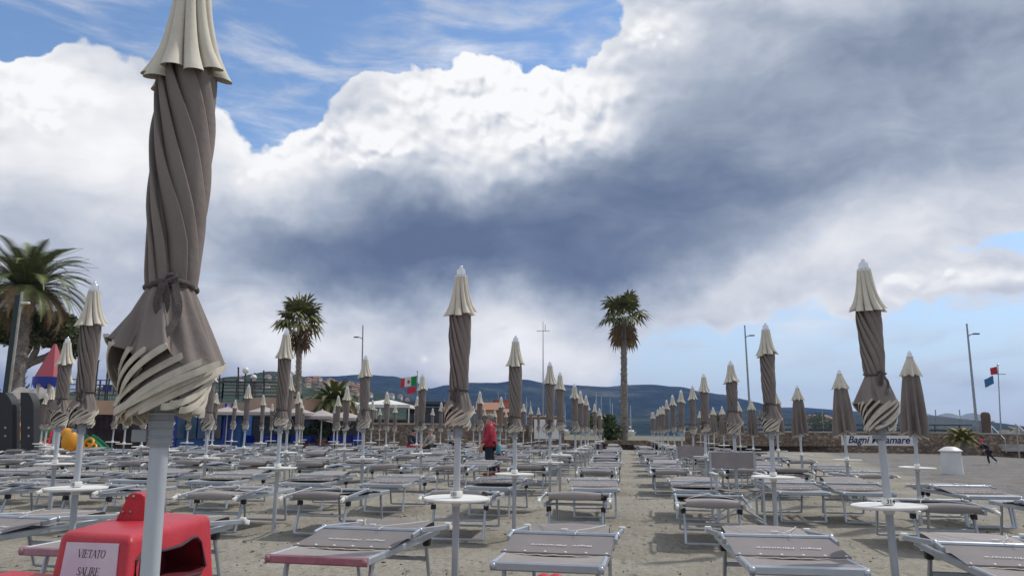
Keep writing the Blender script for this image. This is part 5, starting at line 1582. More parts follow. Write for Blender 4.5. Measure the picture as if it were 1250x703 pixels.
# posts and furled cloth on the terrace, blue chairs up there
for px, lab in ((120,'dark upright terrace post left of the blue sign'),(133,'dark upright terrace post below the blue sign'),(155,'dark upright terrace post right of the blue sign')):
    d = dd(px)+1; z0_ = zz(489, px, d); q = at(px, 440, d)
    o = thing('terrace_post', lab, 'post', (q.x, q.y, z0_)); m = MB(); m.tube([(0,0,0),(0,0,q.z-z0_)], .05, 6); m.build('shaft', M['dark_metal'], o); m = MB(); m.box((0,0,q.z-z0_), (.14,.14,.05)); m.build('top_plate', M['dark_metal'], o)
for px, lab in ((117,'furled beige parasol on the terrace left of the blue sign'),(150,'furled beige parasol on the terrace right of the blue sign'),(22,'furled pink-beige parasol under the date palm')):
    d = dd(px)+1.4; z0_ = zz(489 if px > 100 else 482, px, d); q = at(px, 442 if px > 100 else 437, d); h = q.z-z0_
    o = thing('furled_parasol', lab, 'parasol', (q.x, q.y, z0_)); m = MB()
    m.grid(lambda u, v: pol((.06+.17*v)*(1-.25*fold(u*2*PI*6,1.2)), u*2*PI, h - (h*.8)*v), 36, 8, closed_u=True); m.build('canopy', mat('beige cloth', (.40,.31,.26), .9), o)
    m = MB(); m.tube([(0,0,0),(0,0,h)], .03, 6); m.build('pole', M['white'], o)
def chair(label, p, rz, m='blue', group=None):
    o = thing('blue_chair', label, 'chair', p, rz, group)
    s = MB(); s.box((0,0,.44), (.46,.44,.035), ch=.012); s.build('seat', M[m], o)
    bkk = MB(); bkk.grid(lambda u, v: Vector((-.23+.46*u, .20+.06*v-.05*math.sin(PI*u), .42+.42*v)), 7, 5); bkk.grid(lambda u, v: Vector((.23-.46*u, .225+.06*v-.05*math.sin(PI*u), .42+.42*v)), 7, 5); bkk.build('backrest', M[m], o)
    for sx in (-.2,.2):
        for sy in (-.19,.2):
            l = MB(); l.tube([(sx,sy,.43),(sx*1.1,sy*1.1,0)], .013, 5); l.build('leg', M['alu'], o)
    return o
c0 = None; rc = random.Random(3)
NAMES = ['leftmost','second','third','fourth','fifth','sixth','seventh','eighth','ninth','tenth','eleventh','twelfth','rightmost']
CP = [(284,0),(296,.5),(309,0),(322,.3),(333,.6),(345,0),(354,.4),(374,.2),(384,.6),(404,.1),(413,.6),(427,0),(436,.4)]
for i, (px, dz) in enumerate(CP):
    d = dd(px) - 1.9 + dz*1.6; q = at(px, 527, d); q.z = 0
    lab = f'blue plastic terrace chair, {NAMES[i]}' + (' of the row' if i in (0, 12) else ' from the left') + ' below the grey parasols'
    rz = PI + rc.uniform(-.7,.7) if i % 3 else rc.uniform(-.5,.5)
    if c0 is None: c0 = chair(lab, q, rz, group='blue chairs along the restaurant terrace'); register(c0)
    else: dup(c0, q, rz, lab, 'blue chairs along the restaurant terrace')
for px, lab in ((128,'blue plastic chair on the roof terrace by the railing, left one'),(145,'blue plastic chair on the roof terrace by the railing, right one')):
    q = at(px, 487, dd(px)+1.2); dup(c0, q, .4, lab, 'blue chairs on the roof terrace')
def cafe_table(label, px, d):
    q = at(px, 527, d); o = thing('cafe_table', label, 'table', (q.x, q.y, 0), group='cafe tables on the terrace')
    m = MB(); m.lathe([(.36,.71),(.36,.735)], 24); m.build('table_top', M['bluepaint'], o)
    m = MB(); m.lathe([(.22,0),(.20,.02),(.035,.05),(.035,.709)], 14); m.build('pedestal', M['black'], o)
for px, lab in ((292,'round cafe table at the left among blue chairs'),(328,'round cafe table in the middle of the blue chairs'),(392,'round cafe table in front of the potted bushes'),(232,'round cafe table before the blue kiosk')):
    cafe_table(lab, px, dd(px)-2.4)
# open parasols of the terrace
def parasol(label, px, py_top, py_edge, d, rad, m):
    q = at(px, 527, d); o = thing('open_parasol', label, 'parasol', (q.x, q.y, 0), group='open parasols of the terrace')
    zt_, ze = zz(py_top, px, d), zz(py_edge, px, d)
    def f(u, v): 
        a = u*2*PI; rr = rad*v*(1-.03*(1-abs(math.cos(a*4)))); return Vector((rr*math.cos(a), rr*math.sin(a), zt_ + (ze-zt_)*v**1.15 - .03*math.sin(PI*v)))
    mb = MB(); mb.grid(f, 32, 6, closed_u=True); mb.grid(lambda u, v: f(1-u, v) - Vector((0,0,.012)), 32, 6, closed_u=True)
    c = mb.build('canopy', m, o, angle=25)
    vl = MB(); vl.grid(lambda u, v: f(u, 1) - Vector((0,0,.16*v)), 33, 2); vl.build('valance', m, c)
    p = MB(); p.tube([(0,0,0),(0,0,zt_+.05)], .03, 8); p.build('pole', M['white'], o)
M['parasol'] = mat('grey-beige parasol cloth', (.40,.36,.345), .9, var=.06, vscale=3); M['pinkcloth'] = mat('faded pink awning', (.42,.30,.30), .9)
for px, dpx, yt, ye, rad, lab in ((276,0,496,503,1.05,'open grey-beige parasol left of the others by the blue kiosk'),(321,0,496,503,1.0,'open grey-beige parasol second from the left by the windows'),(362,0,497,504,1.0,'open grey-beige parasol behind the umbrella with the twisted canopy'),(392,0,500,508,1.0,'open grey-beige parasol right of the left fan palm'),(420,0,502,510,1.25,'open grey-beige parasol over the potted bushes')):
    parasol(lab, px, yt, ye, dd(px)-3.4, rad*1.05, M['parasol'])
q = at(388, 512, dd(388)-1.2)
o = thing('pink_awning', 'faded pink sloping awning under the grey parasols', 'awning', (q.x, q.y, 0))
m = MB(); a_, b_2, c_2, d_2 = [p - Vector((q.x, q.y, 0)) for p in (at(368,506,dd(368)-1.8), at(408,516,dd(408)-1.8), at(408,514,dd(408)), at(368,504,dd(368)))]
m.add([a_, b_2, c_2, d_2] + [v-Vector((0,0,.04)) for v in (a_, b_2, c_2, d_2)], [(0,1,2,3),(7,6,5,4),(0,4,5,1),(1,5,6,2),(2,6,7,3),(3,7,4,0)]); m.build('cloth', M['pinkcloth'], o, smooth=False)
m = MB()
for v in (a_, b_2): m.tube([(v.x, v.y, 0), v - Vector((0,0,.03))], .03, 6)
m.build('post', M['white'], o)
# planters with bushes
for i, (px, w, lab) in enumerate(((372,.8,'green bush in a terracotta pot, leftmost below the parasols'),(391,1.1,'large leafy bush in a terracotta pot, middle one below the parasols'),(414,.9,'green bush in a terracotta pot, rightmost below the parasols'))):
    q = at(px, 527, dd(px)-.6)
    o = bush('potted_bush', lab, 'potted plant', (q.x, q.y, .55), w, 1.05*w, 90+i, 'leaf_dark', 900, .08)
    m = MB(); m.lathe([(.28,-.55),(.38,.0),(.42,.0),(.42,.08),(.36,.08)], 18); m.build('pot', M['terracotta'], o)
# white marquees
M['marquee'] = mat('white marquee cloth', (.74,.73,.71), .8)
def marquee(label, px, py_peak, py_eave, d, wpx):
    q = at(px, 527, d); o = thing('white_marquee', label, 'marquee', (q.x, q.y, .4), YAW, 'white marquees above the wall')
    zp, ze = zz(py_peak, px, d)-.4, zz(py_eave, px, d)-.4; w = wpx/F*d/2
    m = MB(); m.add([(-w,-w,ze),(w,-w,ze),(w,w,ze),(-w,w,ze),(0,0,zp),(-w,-w,ze-.22),(w,-w,ze-.22),(w,w,ze-.22),(-w,w,ze-.22)], [(0,1,4),(1,2,4),(2,3,4),(3,0,4),(0,5,6,1),(1,6,7,2),(2,7,8,3),(3,8,5,0)]); m.build('roof', M['marquee'], o, smooth=False)
    for sx in (-1,1):
        for sy in (-1,1): p = MB(); p.box((sx*w*.96, sy*w*.96, ze/2-.1), (.08,.08,ze)); p.build('post', M['white'], o, smooth=False)
marquee('white peaked marquee above the stone wall, larger right-hand one', 472, 487, 494.5, 55, 62)
marquee('white marquee above the wall, left-hand one behind the low palm', 432, 490, 496, 57, 46)
marquee('low white marquee behind the pots at the left of the other marquees', 392, 493, 498, 58, 36)
# dark flat-roofed block
q = at(519, 527, 57)
o = thing('dark_pavilion', 'flat-roofed dark pavilion behind the wall below the tricolour flag', 'building', (q.x, q.y, .4), YAW)
zt_ = zz(492, 519, 57)-.4; w = 46/F*57
m = MB(); m.box((0,1.8,zt_/2-.15), (w,3.6,zt_-.3)); m.build('wall', M['dark_metal'], o, smooth=False)
m = MB(); m.box((0,1.7,zt_), (w+.5,4.2,.22)); m.build('roof', M['dark_metal'], o, smooth=False)
for s in (-.3,.05,.35): p = MB(); p.box((s*w,-.03,zt_*.45), (w*.22,.06,zt_*.55)); p.build('window', M['darkglass'], o, smooth=False)
# shed under the marquee
q = at(470, 527, 56)
o = thing('marquee_bar', 'shaded wooden bar front under the right-hand white marquee', 'bar counter', (q.x, q.y+.5, .4), YAW)
m = MB(); m.box((0,.3,.75), (3.3,.5,1.5)); m.build('counter', M['bark'], o, smooth=False)
m = MB(); m.box((0,.2,1.53), (3.5,.8,.08), ch=.01); m.build('counter_top', M['bark'], o, smooth=False)
# pink and ochre houses behind the wall
def house(name, label, px0, px1, py_top, d, dep, mwall, roof=None, nwin=3):
    a = at(px0, 527, d); b = at(px1, 527, d); c = (a+b)/2; w = (b-a).length
    o = thing(name, label, 'house', (c.x, c.y, .3), YAW)
    h = zz(py_top, (px0+px1)/2, d)-.3
    m = MB(); m.box((0,dep/2,h/2), (w,dep,h)); m.build('wall', mwall, o, smooth=False)
    r = MB()
    if roof: r.add([(-w/2-.2,-.2,h),(w/2+.2,-.2,h),(w/2+.2,dep+.2,h),(-w/2-.2,dep+.2,h),(-w/2-.2,dep/2,h+roof),(w/2+.2,dep/2,h+roof)], [(0,1,5,4),(2,3,4,5),(1,2,5),(3,0,4),(3,2,1,0)])
    else: r.box((0,dep/2,h+.08), (w+.3,dep+.3,.16))
    r.build('roof', roof_m, o, smooth=False)
    for i in range(nwin):
        x = -w/2 + w*(i+.5)/nwin
        f = MB(); f.box((x,-.02,h*.72), (w*.11,.06,h*.2)); f.build('window', M['darkglass'], o, smooth=False)
    return o, w, h
o, w, h = house('pink_house', 'pink house with rooftop antennas behind the wall right of the woman', 603, 636, 489, 95, 8, mat('pink render', (.50,.19,.16), .9))
for x in (-1.2, -.3, .8, 1.3):
    a_ = MB(); a_.tube([(x, 2, h+.1), (x, 2, h+1.2)], .035, 5); a_.tube([(x-.3, 2, h+1.0), (x+.3, 2, h+1.0)], .02, 4); a_.build('antenna', M['steel'], o)
house('ochre_house', 'ochre house with a clay roof behind the woman', 582, 606, 500, 84, 6, mat('ochre wall', (.45,.27,.13), .9), .9, 2)
house('ochre_house', 'long low orange-brown house behind the second umbrella left of the aisle', 606, 640, 503, 88, 6, mat('brown wall', (.36,.17,.10), .9), .5, 3)
house('white_house', 'small low white house behind the windbreak right of the thin lamp post', 894, 902, 510, 110, 5, hw[2], .5, 1)
house('grey_house', 'low pale house between the dark trees behind the windbreak', 1000, 1020, 511, 100, 6, M['concrete'], .6, 2)
# sailing boats in the harbour behind the wall
rm = random.Random(12)
GB = 'sailing boats moored in the harbour'
MASTS = [(541,487),(553,493),(599,489),(626,490),(643,484),(648,489),(690,492),(715,484),(727,487),(729,478.5),(734,484),(746,485),(748,492),(770,495),(834,492)]
MASTS += [(536,491),(547,484),(559,488)]
for i, (px, py) in enumerate(sorted(MASTS)):
    d = 190 + 30*rm.random(); q = at(px, 527, d); top = zz(py, px, d)
    o = thing('sailing_boat', f'white moored sailing boat behind the wall, {["first","second","third","fourth","fifth","sixth","seventh","eighth","ninth","tenth","eleventh","twelfth","thirteenth","fourteenth","fifteenth","sixteenth","seventeenth","eighteenth"][i]} mast from the left', 'sailing boat', (q.x, q.y, .3), rm.uniform(-.4,.4)+PI/2, GB)
    h = MB(); pts = [(-4,0),(-3,-1.1),(0,-1.4),(2.5,-1.0),(4.5,0),(2.5,1.0),(0,1.4),(-3,1.1)]
    h.add([(x*.8, y*.6, 0) for x, y in pts] + [(x, y, 1.1) for x, y in pts], [(k, (k+1) % 8, 8+(k+1) % 8, 8+k) for k in range(8)] + [tuple(range(8, 16)), tuple(range(7, -1, -1))]); h.box((-.3,0,1.3), (2.6,1.4,.42), ch=.1); h.build('hull', M['white'], o)
    m = MB(); m.tube([(.4,0,1),(.4,0,top-.3)], .10, 6, scales=[1,.75]); m.build('mast', M['alu'], o)
    m = MB(); m.tube([(.4,0,2.2),(-3.2,0,2.3)], .12, 6); m.build('boom', M['white'], o)
    m = MB(); 
    for e in ((4.4,0,1.1),(-3.9,0,1.1)): m.tube([e, (.4,0,top-.4)], .018, 4)
    m.build('rigging', M['steel'], o)

# ------------------------------------------------------------------ playground at the far left
pd = 36.5
def pl(px, py, d=pd): return at(px, py, d)
M['ply_yellow'] = mat('yellow play plastic', (.70,.30,.012), .4, var=.08, vscale=3); M['ply_green'] = mat('green play plastic', (.01,.20,.085), .4); M['ply_red'] = mat('red play plastic', (.45,.015,.04), .45)
M['hullblack'] = mat('black plastic hull', (.022,.024,.028), .6, var=.2, vscale=3)
# two black upright hulls
for i, (x0, x1, lab) in enumerate(((-6,15,'black curved hull stood upright at the left edge, nearer the frame'),(25,41,'black curved hull stood upright beside the yellow slide'))):
    d = 27; q = at((x0+x1)/2, 552, d)
    o = thing('upright_hull', lab, 'boat hull', (q.x, q.y, 0))
    def prof(y): 
        t = (552-y)/(552-478); return 1 if t < .72 else math.sqrt(max(0, 1-((t-.72)/.28)**2*.75))
    m = MB(); L_, R_ = [], []
    for j in range(15):
        y = 556 - (556-479)*j/14
        k = prof(y); base = Vector((q.x, q.y, 0))
        l = at(x0, y, d)-base; r = at(x0+(x1-x0)*k, y, d)-base
        L_.append(l); R_.append(r)
    vs = L_ + R_ + [p+Vector((0,.35,0)) for p in L_] + [p+Vector((0,.35,0)) for p in R_]
    n = 15; fs = []
    for j in range(n-1): fs += [(j, n+j, n+j+1, j+1), (2*n+j+1, 3*n+j+1, 3*n+j, 2*n+j), (n+j, 3*n+j, 3*n+j+1, n+j+1), (j+1, 2*n+j+1, 2*n+j, j)]
    fs += [(n-1, 2*n-1, 4*n-1, 3*n-1), (0, 2*n, 3*n, n)]
    m.add(vs, fs); m.build('shell', M['hullblack'], o, angle=50)
    m = MB(); 
    for y in (522, 532): 
        c = at((x0+x1)/2+2, y, d) - Vector((q.x, q.y, 0)); m.ball(c, .045, .03, .045)
    m.build('bolt', M['steel'], o)
# tower with pink-red roof and blue scalloped eave
q = pl(66, 552); base = Vector((q.x, q.y, 0))
o = thing('play_tower', 'playground tower with a red cone roof and blue scalloped eave', 'playground tower', base)
m = MB(); apex = pl(72, 420)-base; e0 = pl(45, 462)-base; e1 = pl(80, 462)-base; r_ = (e1-e0).length/2*1.05; cx = (e0+e1)/2
m.lathe([(r_, 0), (.06, apex.z-cx.z)], 8, (cx.x, cx.y, cx.z)); m.build('roof', mat('faded red roof', (.40,.07,.09), .6), o, angle=20)
m = MB(); m.grid(lambda u, v: Vector((cx.x + (r_+.05)*math.cos(u*2*PI), cx.y + (r_+.05)*math.sin(u*2*PI), cx.z + .05 - v*(.42 + .10*math.cos(u*2*PI*10)))), 80, 3, closed_u=True); m.build('eave', M['blue'], o)
for a_ in range(4):
    t = PI/4 + a_*PI/2; m = MB(); m.tube([(cx.x+r_*.7*math.cos(t), cx.y+r_*.7*math.sin(t), 0), (cx.x+r_*.7*math.cos(t), cx.y+r_*.7*math.sin(t), cx.z)], .07, 8); m.build('post', M['white'], o)
m = MB(); m.box((cx.x, cx.y, 1.1), (r_*1.6, r_*1.6, .1)); m.build('deck', M['ply_red'], o)
m = MB(); m.box((cx.x+.3, cx.y-r_*.75, 1.6), (1.3,.08,.95), ch=.03); m.build('side_panel', M['ply_red'], o)
# red slide
q = pl(48, 552, 35.2); base = Vector((q.x, q.y, 0))
o = thing('red_slide', 'red plastic slide with pale streaks coming down from the play tower', 'slide', base)
m = MB(); pts = [pl(57,498,36.5)-base, pl(54,510,36)-base, pl(50,530,35.4)-base, pl(46,546,34.8)-base, pl(42,549,34.3)-base]
m.sweep(pts, [(-.40,.28),(-.45,.28),(-.45,-.04),(.45,-.04),(.45,.28),(.40,.28),(.38,.02),(-.38,.02)], up=(0,0,1)); m.build('chute', M['ply_red'], o)
m = MB(); m.box(pl(48,508,36)-base, (.95,.06,.8), ch=.03); m.build('entry_panel', M['ply_red'], o)
# yellow/green tunnel
q = pl(40, 552, 33.5); base = Vector((q.x, q.y, 0))
o = thing('play_tunnel', 'green and yellow tube tunnel beside the black hull', 'playground tunnel', base)
m = MB(); c = pl(43,522,33.5)-base; m.lathe([(.34,-.30),(.42,-.28),(.42,.28),(.34,.30)], 20, cap=False); m.v = [(c.x+v[0], c.y+v[2]*1.6, c.z+v[1]) for v in m.v]; m.build('tube', M['ply_green'], o)
m = MB(); m.tube([c + Vector((.38*math.cos(t), -.5, .38*math.sin(t))) for t in [2*PI*i/20 for i in range(20)]], .075, 8, closed=True); m.build('ring', M['ply_yellow'], o)
m = MB(); m.box((c.x, c.y, c.z/2-.2), (.55,.5,max(.2, c.z-.4)), ch=.06); m.build('base', M['ply_yellow'], o)
q = pl(17, 552, 30); base = Vector((q.x, q.y, 0))
o = thing('yellow_slide', 'yellow plastic slide end showing between the two black hulls', 'slide', base)
m = MB(); m.sweep([pl(22,517,30.5)-base, pl(18,525,30.2)-base, pl(14,540,29.8)-base, pl(13,551,29.6)-base], [(-.22,.10),(-.26,.10),(-.26,-.05),(.26,-.05),(.26,.10),(.22,.10),(.2,0),(-.2,0)]); m.build('chute', M['ply_yellow'], o)
m = MB(); c = pl(19,524,30.4)-base; m.tube([c + Vector((.20*math.cos(t), 0, .28*math.sin(t))) for t in [2*PI*i/18 for i in range(18)]], .06, 8, closed=True); m.build('ring', M['ply_yellow'], o)
# yellow rocker and green toy
q = pl(90, 552, 33); base = Vector((q.x, q.y, 0))
o = thing('yellow_play_animal', 'bulky yellow plastic play ride with loops behind the left umbrellas', 'play ride', base)
m = MB(); c = pl(86,538,33)-base; m.ball((c.x, 0, c.z*.95), .34, .4, c.z*.9, 16, 10); m.box((c.x+.05, 0, .10), (.9,.7,.18), ch=.07); m.ball(pl(82,529,33)-base, .24,.24,.24); m.build('body', M['ply_yellow'], o)
m = MB()
for x, y, r_ in ((108,541,.20),(112,547,.18),(104,546,.17)):
    c = pl(x, y, 32.8)-base; m.tube([c + Vector((r_*math.cos(t), .1*math.sin(t), r_*math.sin(t))) for t in [2*PI*i/18 for i in range(18)]], .055, 8, closed=True)
m.build('loops', M['ply_yellow'], o)
q = pl(121, 549, 33.4); base = Vector((q.x, q.y, 0))
o = thing('green_toy_slide', 'green plastic toddler slide right of the yellow play ride', 'slide', base)
m = MB(); m.sweep([pl(107,533,33.4)-base, pl(113,536,33.4)-base, pl(121,543,33.4)-base, pl(128,550,33.4)-base, pl(131,551,33.4)-base], [(-.26,.12),(-.30,.12),(-.30,-.10),(.30,-.10),(.30,.12),(.26,.12),(.24,0),(-.24,0)]); m.build('chute', M['ply_green'], o)
m = MB(); m.box((pl(111,545,33.4)-base).x*1.0 and Vector(((pl(112,545,33.4)-base).x, 0, .22)), (.35,.4,.44), ch=.04); m.build('support', M['ply_green'], o)
# planter
q = pl(42, 552, 31); base = Vector((q.x, q.y, 0))
o = bush('planter', 'concrete planter box with small red-flowered plants before the playground', 'planter', (q.x, q.y, .50), 1.1, .38, 33, 'leaf_olive', 500, .05)
m = MB(); m.box((0,0,-.26), (1.3,.7,.56), ch=.03); m.build('box', M['concrete'], o)
# dark post and screen at the far left
q = at(0, 560, 36); 
o = thing('dark_screen', 'tall dark netting screen on a pale pole at the left edge', 'screen', (q.x, q.y, 0))
H_ = at(5, 356, 36).z; w = 8/F*36
m = MB(); m.box((-w*.45,0,H_*.58), (w,.05,H_*.80)); m.build('net', mat('dark netting', (.03,.05,.05), .8, var=.3, vscale=20), o, smooth=False)
m = MB(); m.tube([(w*.12,0,0),(w*.12,0,H_)], .06, 8); m.build('post', M['concrete'], o)
m = MB(); m.box((w*.12+.25,0,H_-.55), (.42,.16,.10), ch=.03); m.build('lamp', M['white'], o)
o = thing('grey_awning', 'grey striped fabric awning under the play tower', 'awning', pl(48, 480, 38))
m = MB(); m.grid(lambda u, v: Vector((-1.3+2.9*u, -.7*v, .25-.5*v + .07*math.sin(u*17))), 30, 5); m.grid(lambda u, v: Vector((1.6-2.9*u, -.7*v, .235-.5*v + .07*math.sin((1-u)*17))), 30, 5); m.build('cloth', M['concrete'], o)
m = MB()
for x in (-1.2, 1.4): m.tube([(x,-.3,0),(x,-.3,-pl(48,480,38).z)], .04, 6)
m.build('post', M['white'], o)
# ------------------------------------------------------------------ sky, sun, camera
SUN_EL, SUN_AZ = R(52), R(52)          # azimuth to the right of straight down the rows
def sky():
    w = bpy.data.worlds.new('World'); SC.world = w; w.use_nodes = True
    nt = w.node_tree; N = nt.nodes; L = nt.links
    bg = N['Background']
    def V(x): return x
    def mth(op, a, b=None, c=None, clamp=False):
        x = N.new('ShaderNodeMath'); x.operation = op; x.use_clamp = clamp
        for i, v in enumerate((a, b, c)):
            if v is None: continue
            if isinstance(v, (int, float)): x.inputs[i].default_value = v
            else: L.new(v, x.inputs[i])
        return x.outputs[0]
    tc = N.new('ShaderNodeTexCoord'); D = tc.outputs['Generated']
    sx = N.new('ShaderNodeSeparateXYZ'); L.new(D, sx.inputs[0])
    az = mth('ARCTAN2', sx.outputs['X'], sx.outputs['Y'])
    el = mth('ARCSINE', sx.outputs['Z'])
    cx = N.new('ShaderNodeCombineXYZ'); L.new(az, cx.inputs[0]); L.new(el, cx.inputs[1])
    AE = cx.outputs[0]
    def noise(vec, sc, det, ro=.55, dist=0.0, out='Fac', lac=2.0):
        n = N.new('ShaderNodeTexNoise'); n.inputs['Scale'].default_value = sc; n.inputs['Detail'].default_value = det
        n.inputs['Roughness'].default_value = ro; n.inputs['Distortion'].default_value = dist; n.inputs['Lacunarity'].default_value = lac
        L.new(vec, n.inputs['Vector']); return n.outputs[out]
    def vm(op, a, b=None, s=None):
        x = N.new('ShaderNodeVectorMath'); x.operation = op
        for i, v in enumerate((a, b)):
            if v is None: continue
            if isinstance(v, tuple): x.inputs[i].default_value = v
            else: L.new(v, x.inputs[i])
        if s is not None: x.inputs['Scale'].default_value = s
        return x.outputs['Value'] if op in ('LENGTH','DOT_PRODUCT') else x.outputs['Vector']
    # billowing displacement of the cloud layout
    w1 = vm('SUBTRACT', noise(AE, 4.0, 5, .5, out='Color'), (.5,.5,.5))
    w2 = vm('SUBTRACT', noise(AE, 15.0, 5, .55, out='Color'), (.5,.5,.5))
    P = vm('ADD', AE, vm('ADD', vm('SCALE', w1, s=.12), vm('SCALE', w2, s=.045)))
    Psoft = vm('ADD', AE, vm('SCALE', w1, s=.22))
    def ae(px, py):
        u, ww = ray(px, py); X, Y = head(u, 1.0)
        return math.atan2(X, Y), math.atan2(ww, math.hypot(X, Y))
    def blobs(lst, P):
        acc = None
        for (px, py, rx, ry, rot, amp) in lst:
            a, e = ae(px, py)
            mp = N.new('ShaderNodeMapping'); mp.vector_type = 'TEXTURE'
            mp.inputs['Location'].default_value = (a, e, 0); mp.inputs['Rotation'].default_value = (0, 0, R(rot))
            mp.inputs['Scale'].default_value = (rx/F, ry/F, 1)
            L.new(P, mp.inputs['Vector'])
            ln = vm('LENGTH', mp.outputs[0])
            mr = N.new('ShaderNodeMapRange'); mr.interpolation_type = 'SMOOTHSTEP'
            mr.inputs['From Min'].default_value = 1; mr.inputs['From Max'].default_value = 0; mr.inputs['To Max'].default_value = amp
            L.new(ln, mr.inputs['Value'])
            acc = mr.outputs[0] if acc is None else mth('ADD', acc, mr.outputs[0])
        return acc
    def sstep(v, a, b, t0=0.0, t1=1.0):
        mr = N.new('ShaderNodeMapRange'); mr.interpolation_type = 'SMOOTHSTEP'
        mr.inputs['From Min'].default_value = a; mr.inputs['From Max'].default_value = b; mr.inputs['To Min'].default_value = t0; mr.inputs['To Max'].default_value = t1
        L.new(v, mr.inputs['Value']); return mr.outputs[0]
    def puffs(vec, sc, det):
        v = N.new('ShaderNodeTexVoronoi'); v.feature = 'SMOOTH_F1'; v.voronoi_dimensions = '2D'
        v.inputs['Scale'].default_value = sc; v.inputs['Detail'].default_value = det; v.inputs['Roughness'].default_value = .55; v.inputs['Lacunarity'].default_value = 2.3
        v.inputs['Smoothness'].default_value = .45; v.normalize = True
        L.new(vec, v.inputs['Vector']); return mth('SUBTRACT', 1.0, v.outputs['Distance'])
    PW = vm('ADD', vm('MULTIPLY', AE, (1, 1.25, 1)), vm('ADD', vm('SCALE', w1, s=.07), vm('SCALE', w2, s=.030)))
    billow = mth('SUBTRACT', puffs(PW, 9.0, 2.0), .22)
    billow2 = mth('SUBTRACT', puffs(vm('ADD', PW, (-.006, .013, 0)), 9.0, 2.0), .22)
    fa0 = noise(vm('MULTIPLY', AE, (1, 1.2, 1)), 30.0, 5, .55)
    soft = noise(vm('MULTIPLY', AE, (.75, 1.7, 1)), 4.2, 6, .52, dist=.3)
    streak = noise(vm('MULTIPLY', AE, (1.0, 4.2, 1)), 6.0, 6, .6, dist=.4)
    # where it is blue (negative) and where cumulus stands out (positive)
    CO = blobs(COVER, P)
    cover = mth('ADD', mth('ADD', CO, .78), mth('ADD', mth('MULTIPLY', mth('SUBTRACT', billow, .5), .9), mth('MULTIPLY', mth('SUBTRACT', fa0, .5), .22)))
    wd_ = sstep(el, .26, .10, .055, .22)
    amr = N.new('ShaderNodeMapRange'); amr.interpolation_type = 'SMOOTHSTEP'
    L.new(mth('SUBTRACT', .50, wd_), amr.inputs['From Min']); L.new(mth('ADD', .505, mth('MULTIPLY', wd_, .8)), amr.inputs['From Max']); L.new(cover, amr.inputs['Value'])
    alpha = amr.outputs[0]
    thin = sstep(streak, .42, .72, 0.0, .62)
    alpha = mth('MAXIMUM', alpha, thin)
    SH = blobs(SHADE, Psoft)
    CR = blobs(CREST, P)
    shade = mth('ADD', mth('ADD', SH, .40), mth('MULTIPLY', mth('SUBTRACT', soft, .5), .65))
    shade = mth('SUBTRACT', shade, CR)
    fa = noise(vm('MULTIPLY', AE, (1, 1.2, 1)), 30.0, 5, .55)
    fb = noise(vm('ADD', vm('MULTIPLY', AE, (1, 1.2, 1)), (-.004, .010, 0)), 30.0, 5, .55)
    relief = mth('ADD', mth('MULTIPLY', mth('SUBTRACT', billow2, billow), 2.0), mth('MULTIPLY', mth('SUBTRACT', fb, fa), .30))
    shade = mth('ADD', shade, mth('MULTIPLY', relief, mth('ADD', mth('MULTIPLY', CR, 2.3), .10)))
    rm_ = N.new('ShaderNodeMapping'); rm_.inputs['Rotation'].default_value = (0, 0, R(-18)); rm_.inputs['Scale'].default_value = (.62, 1.9, 1)
    L.new(vm('ADD', AE, vm('SCALE', w1, s=.22)), rm_.inputs['Vector'])
    mid = noise(rm_.outputs[0], 6.0, 8, .58, dist=.35)
    shade = mth('ADD', shade, mth('MULTIPLY', mth('SUBTRACT', mid, .5), .62))
    # bright rims where the cloud thins
    shade = mth('SUBTRACT', shade, mth('MULTIPLY', sstep(cover, .80, .5), .10))
    # nearer puffs of bright cumulus with crisp edges in front of the grey mass
    PB = vm('ADD', vm('MULTIPLY', AE, (1, 1.3, 1)), vm('SCALE', w2, s=.040))
    pf = puffs(PB, 13.0, 2.0); pf2 = puffs(vm('ADD', PB, (-.005, .012, 0)), 13.0, 2.0)
    big = noise(AE, 3.6, 4, .5)
    cb = mth('ADD', mth('ADD', blobs(FRONT, P), mth('MULTIPLY', mth('SUBTRACT', pf, .72), .8)), mth('MULTIPLY', mth('SUBTRACT', big, .5), .45))
    ab = sstep(cb, .30, .58, 0.0, .85)
    sb = mth('ADD', mth('MULTIPLY', mth('SUBTRACT', pf2, pf), 2.4), mth('ADD', .21, mth('MULTIPLY', mth('SUBTRACT', soft, .5), .35)))
    sb = mth('SUBTRACT', sb, mth('MULTIPLY', CR, .35))
    sb = mth('ADD', sb, sstep(cb, .50, .95, 0.0, .16))
    shade = mth('ADD', mth('MULTIPLY', shade, mth('SUBTRACT', 1.0, ab)), mth('MULTIPLY', sb, ab))
    r = N.new('ShaderNodeValToRGB'); e = r.color_ramp.elements
    stops = [(0, (.89,.89,.89)), (.16, (.74,.75,.77)), (.34, (.53,.565,.63)), (.52, (.34,.39,.475)), (.70, (.222,.268,.352)), (.86, (.150,.192,.285)), (1, (.110,.148,.235))]
    e[0].position, e[0].color = stops[0][0], (*stops[0][1], 1); e[1].position, e[1].color = stops[-1][0], (*stops[-1][1], 1)
    for p, c in stops[1:-1]:
        q = e.new(p); q.color = (*c, 1)
    L.new(shade, r.inputs['Fac'])
    # clear sky
    st = N.new('ShaderNodeTexSky'); st.sky_type = 'NISHITA'; st.sun_disc = False
    st.sun_elevation = SUN_EL; st.sun_rotation = SUN_AZ
    st.air_density = 1.0; st.dust_density = .25; st.ozone_density = 2.0; st.altitude = 0
    STR = .10
    sky_c = vm('MULTIPLY', st.outputs['Color'], (1.24,1.33,1.40))
    # pale air towards the horizon
    hz = N.new('ShaderNodeMix'); hz.data_type = 'RGBA'
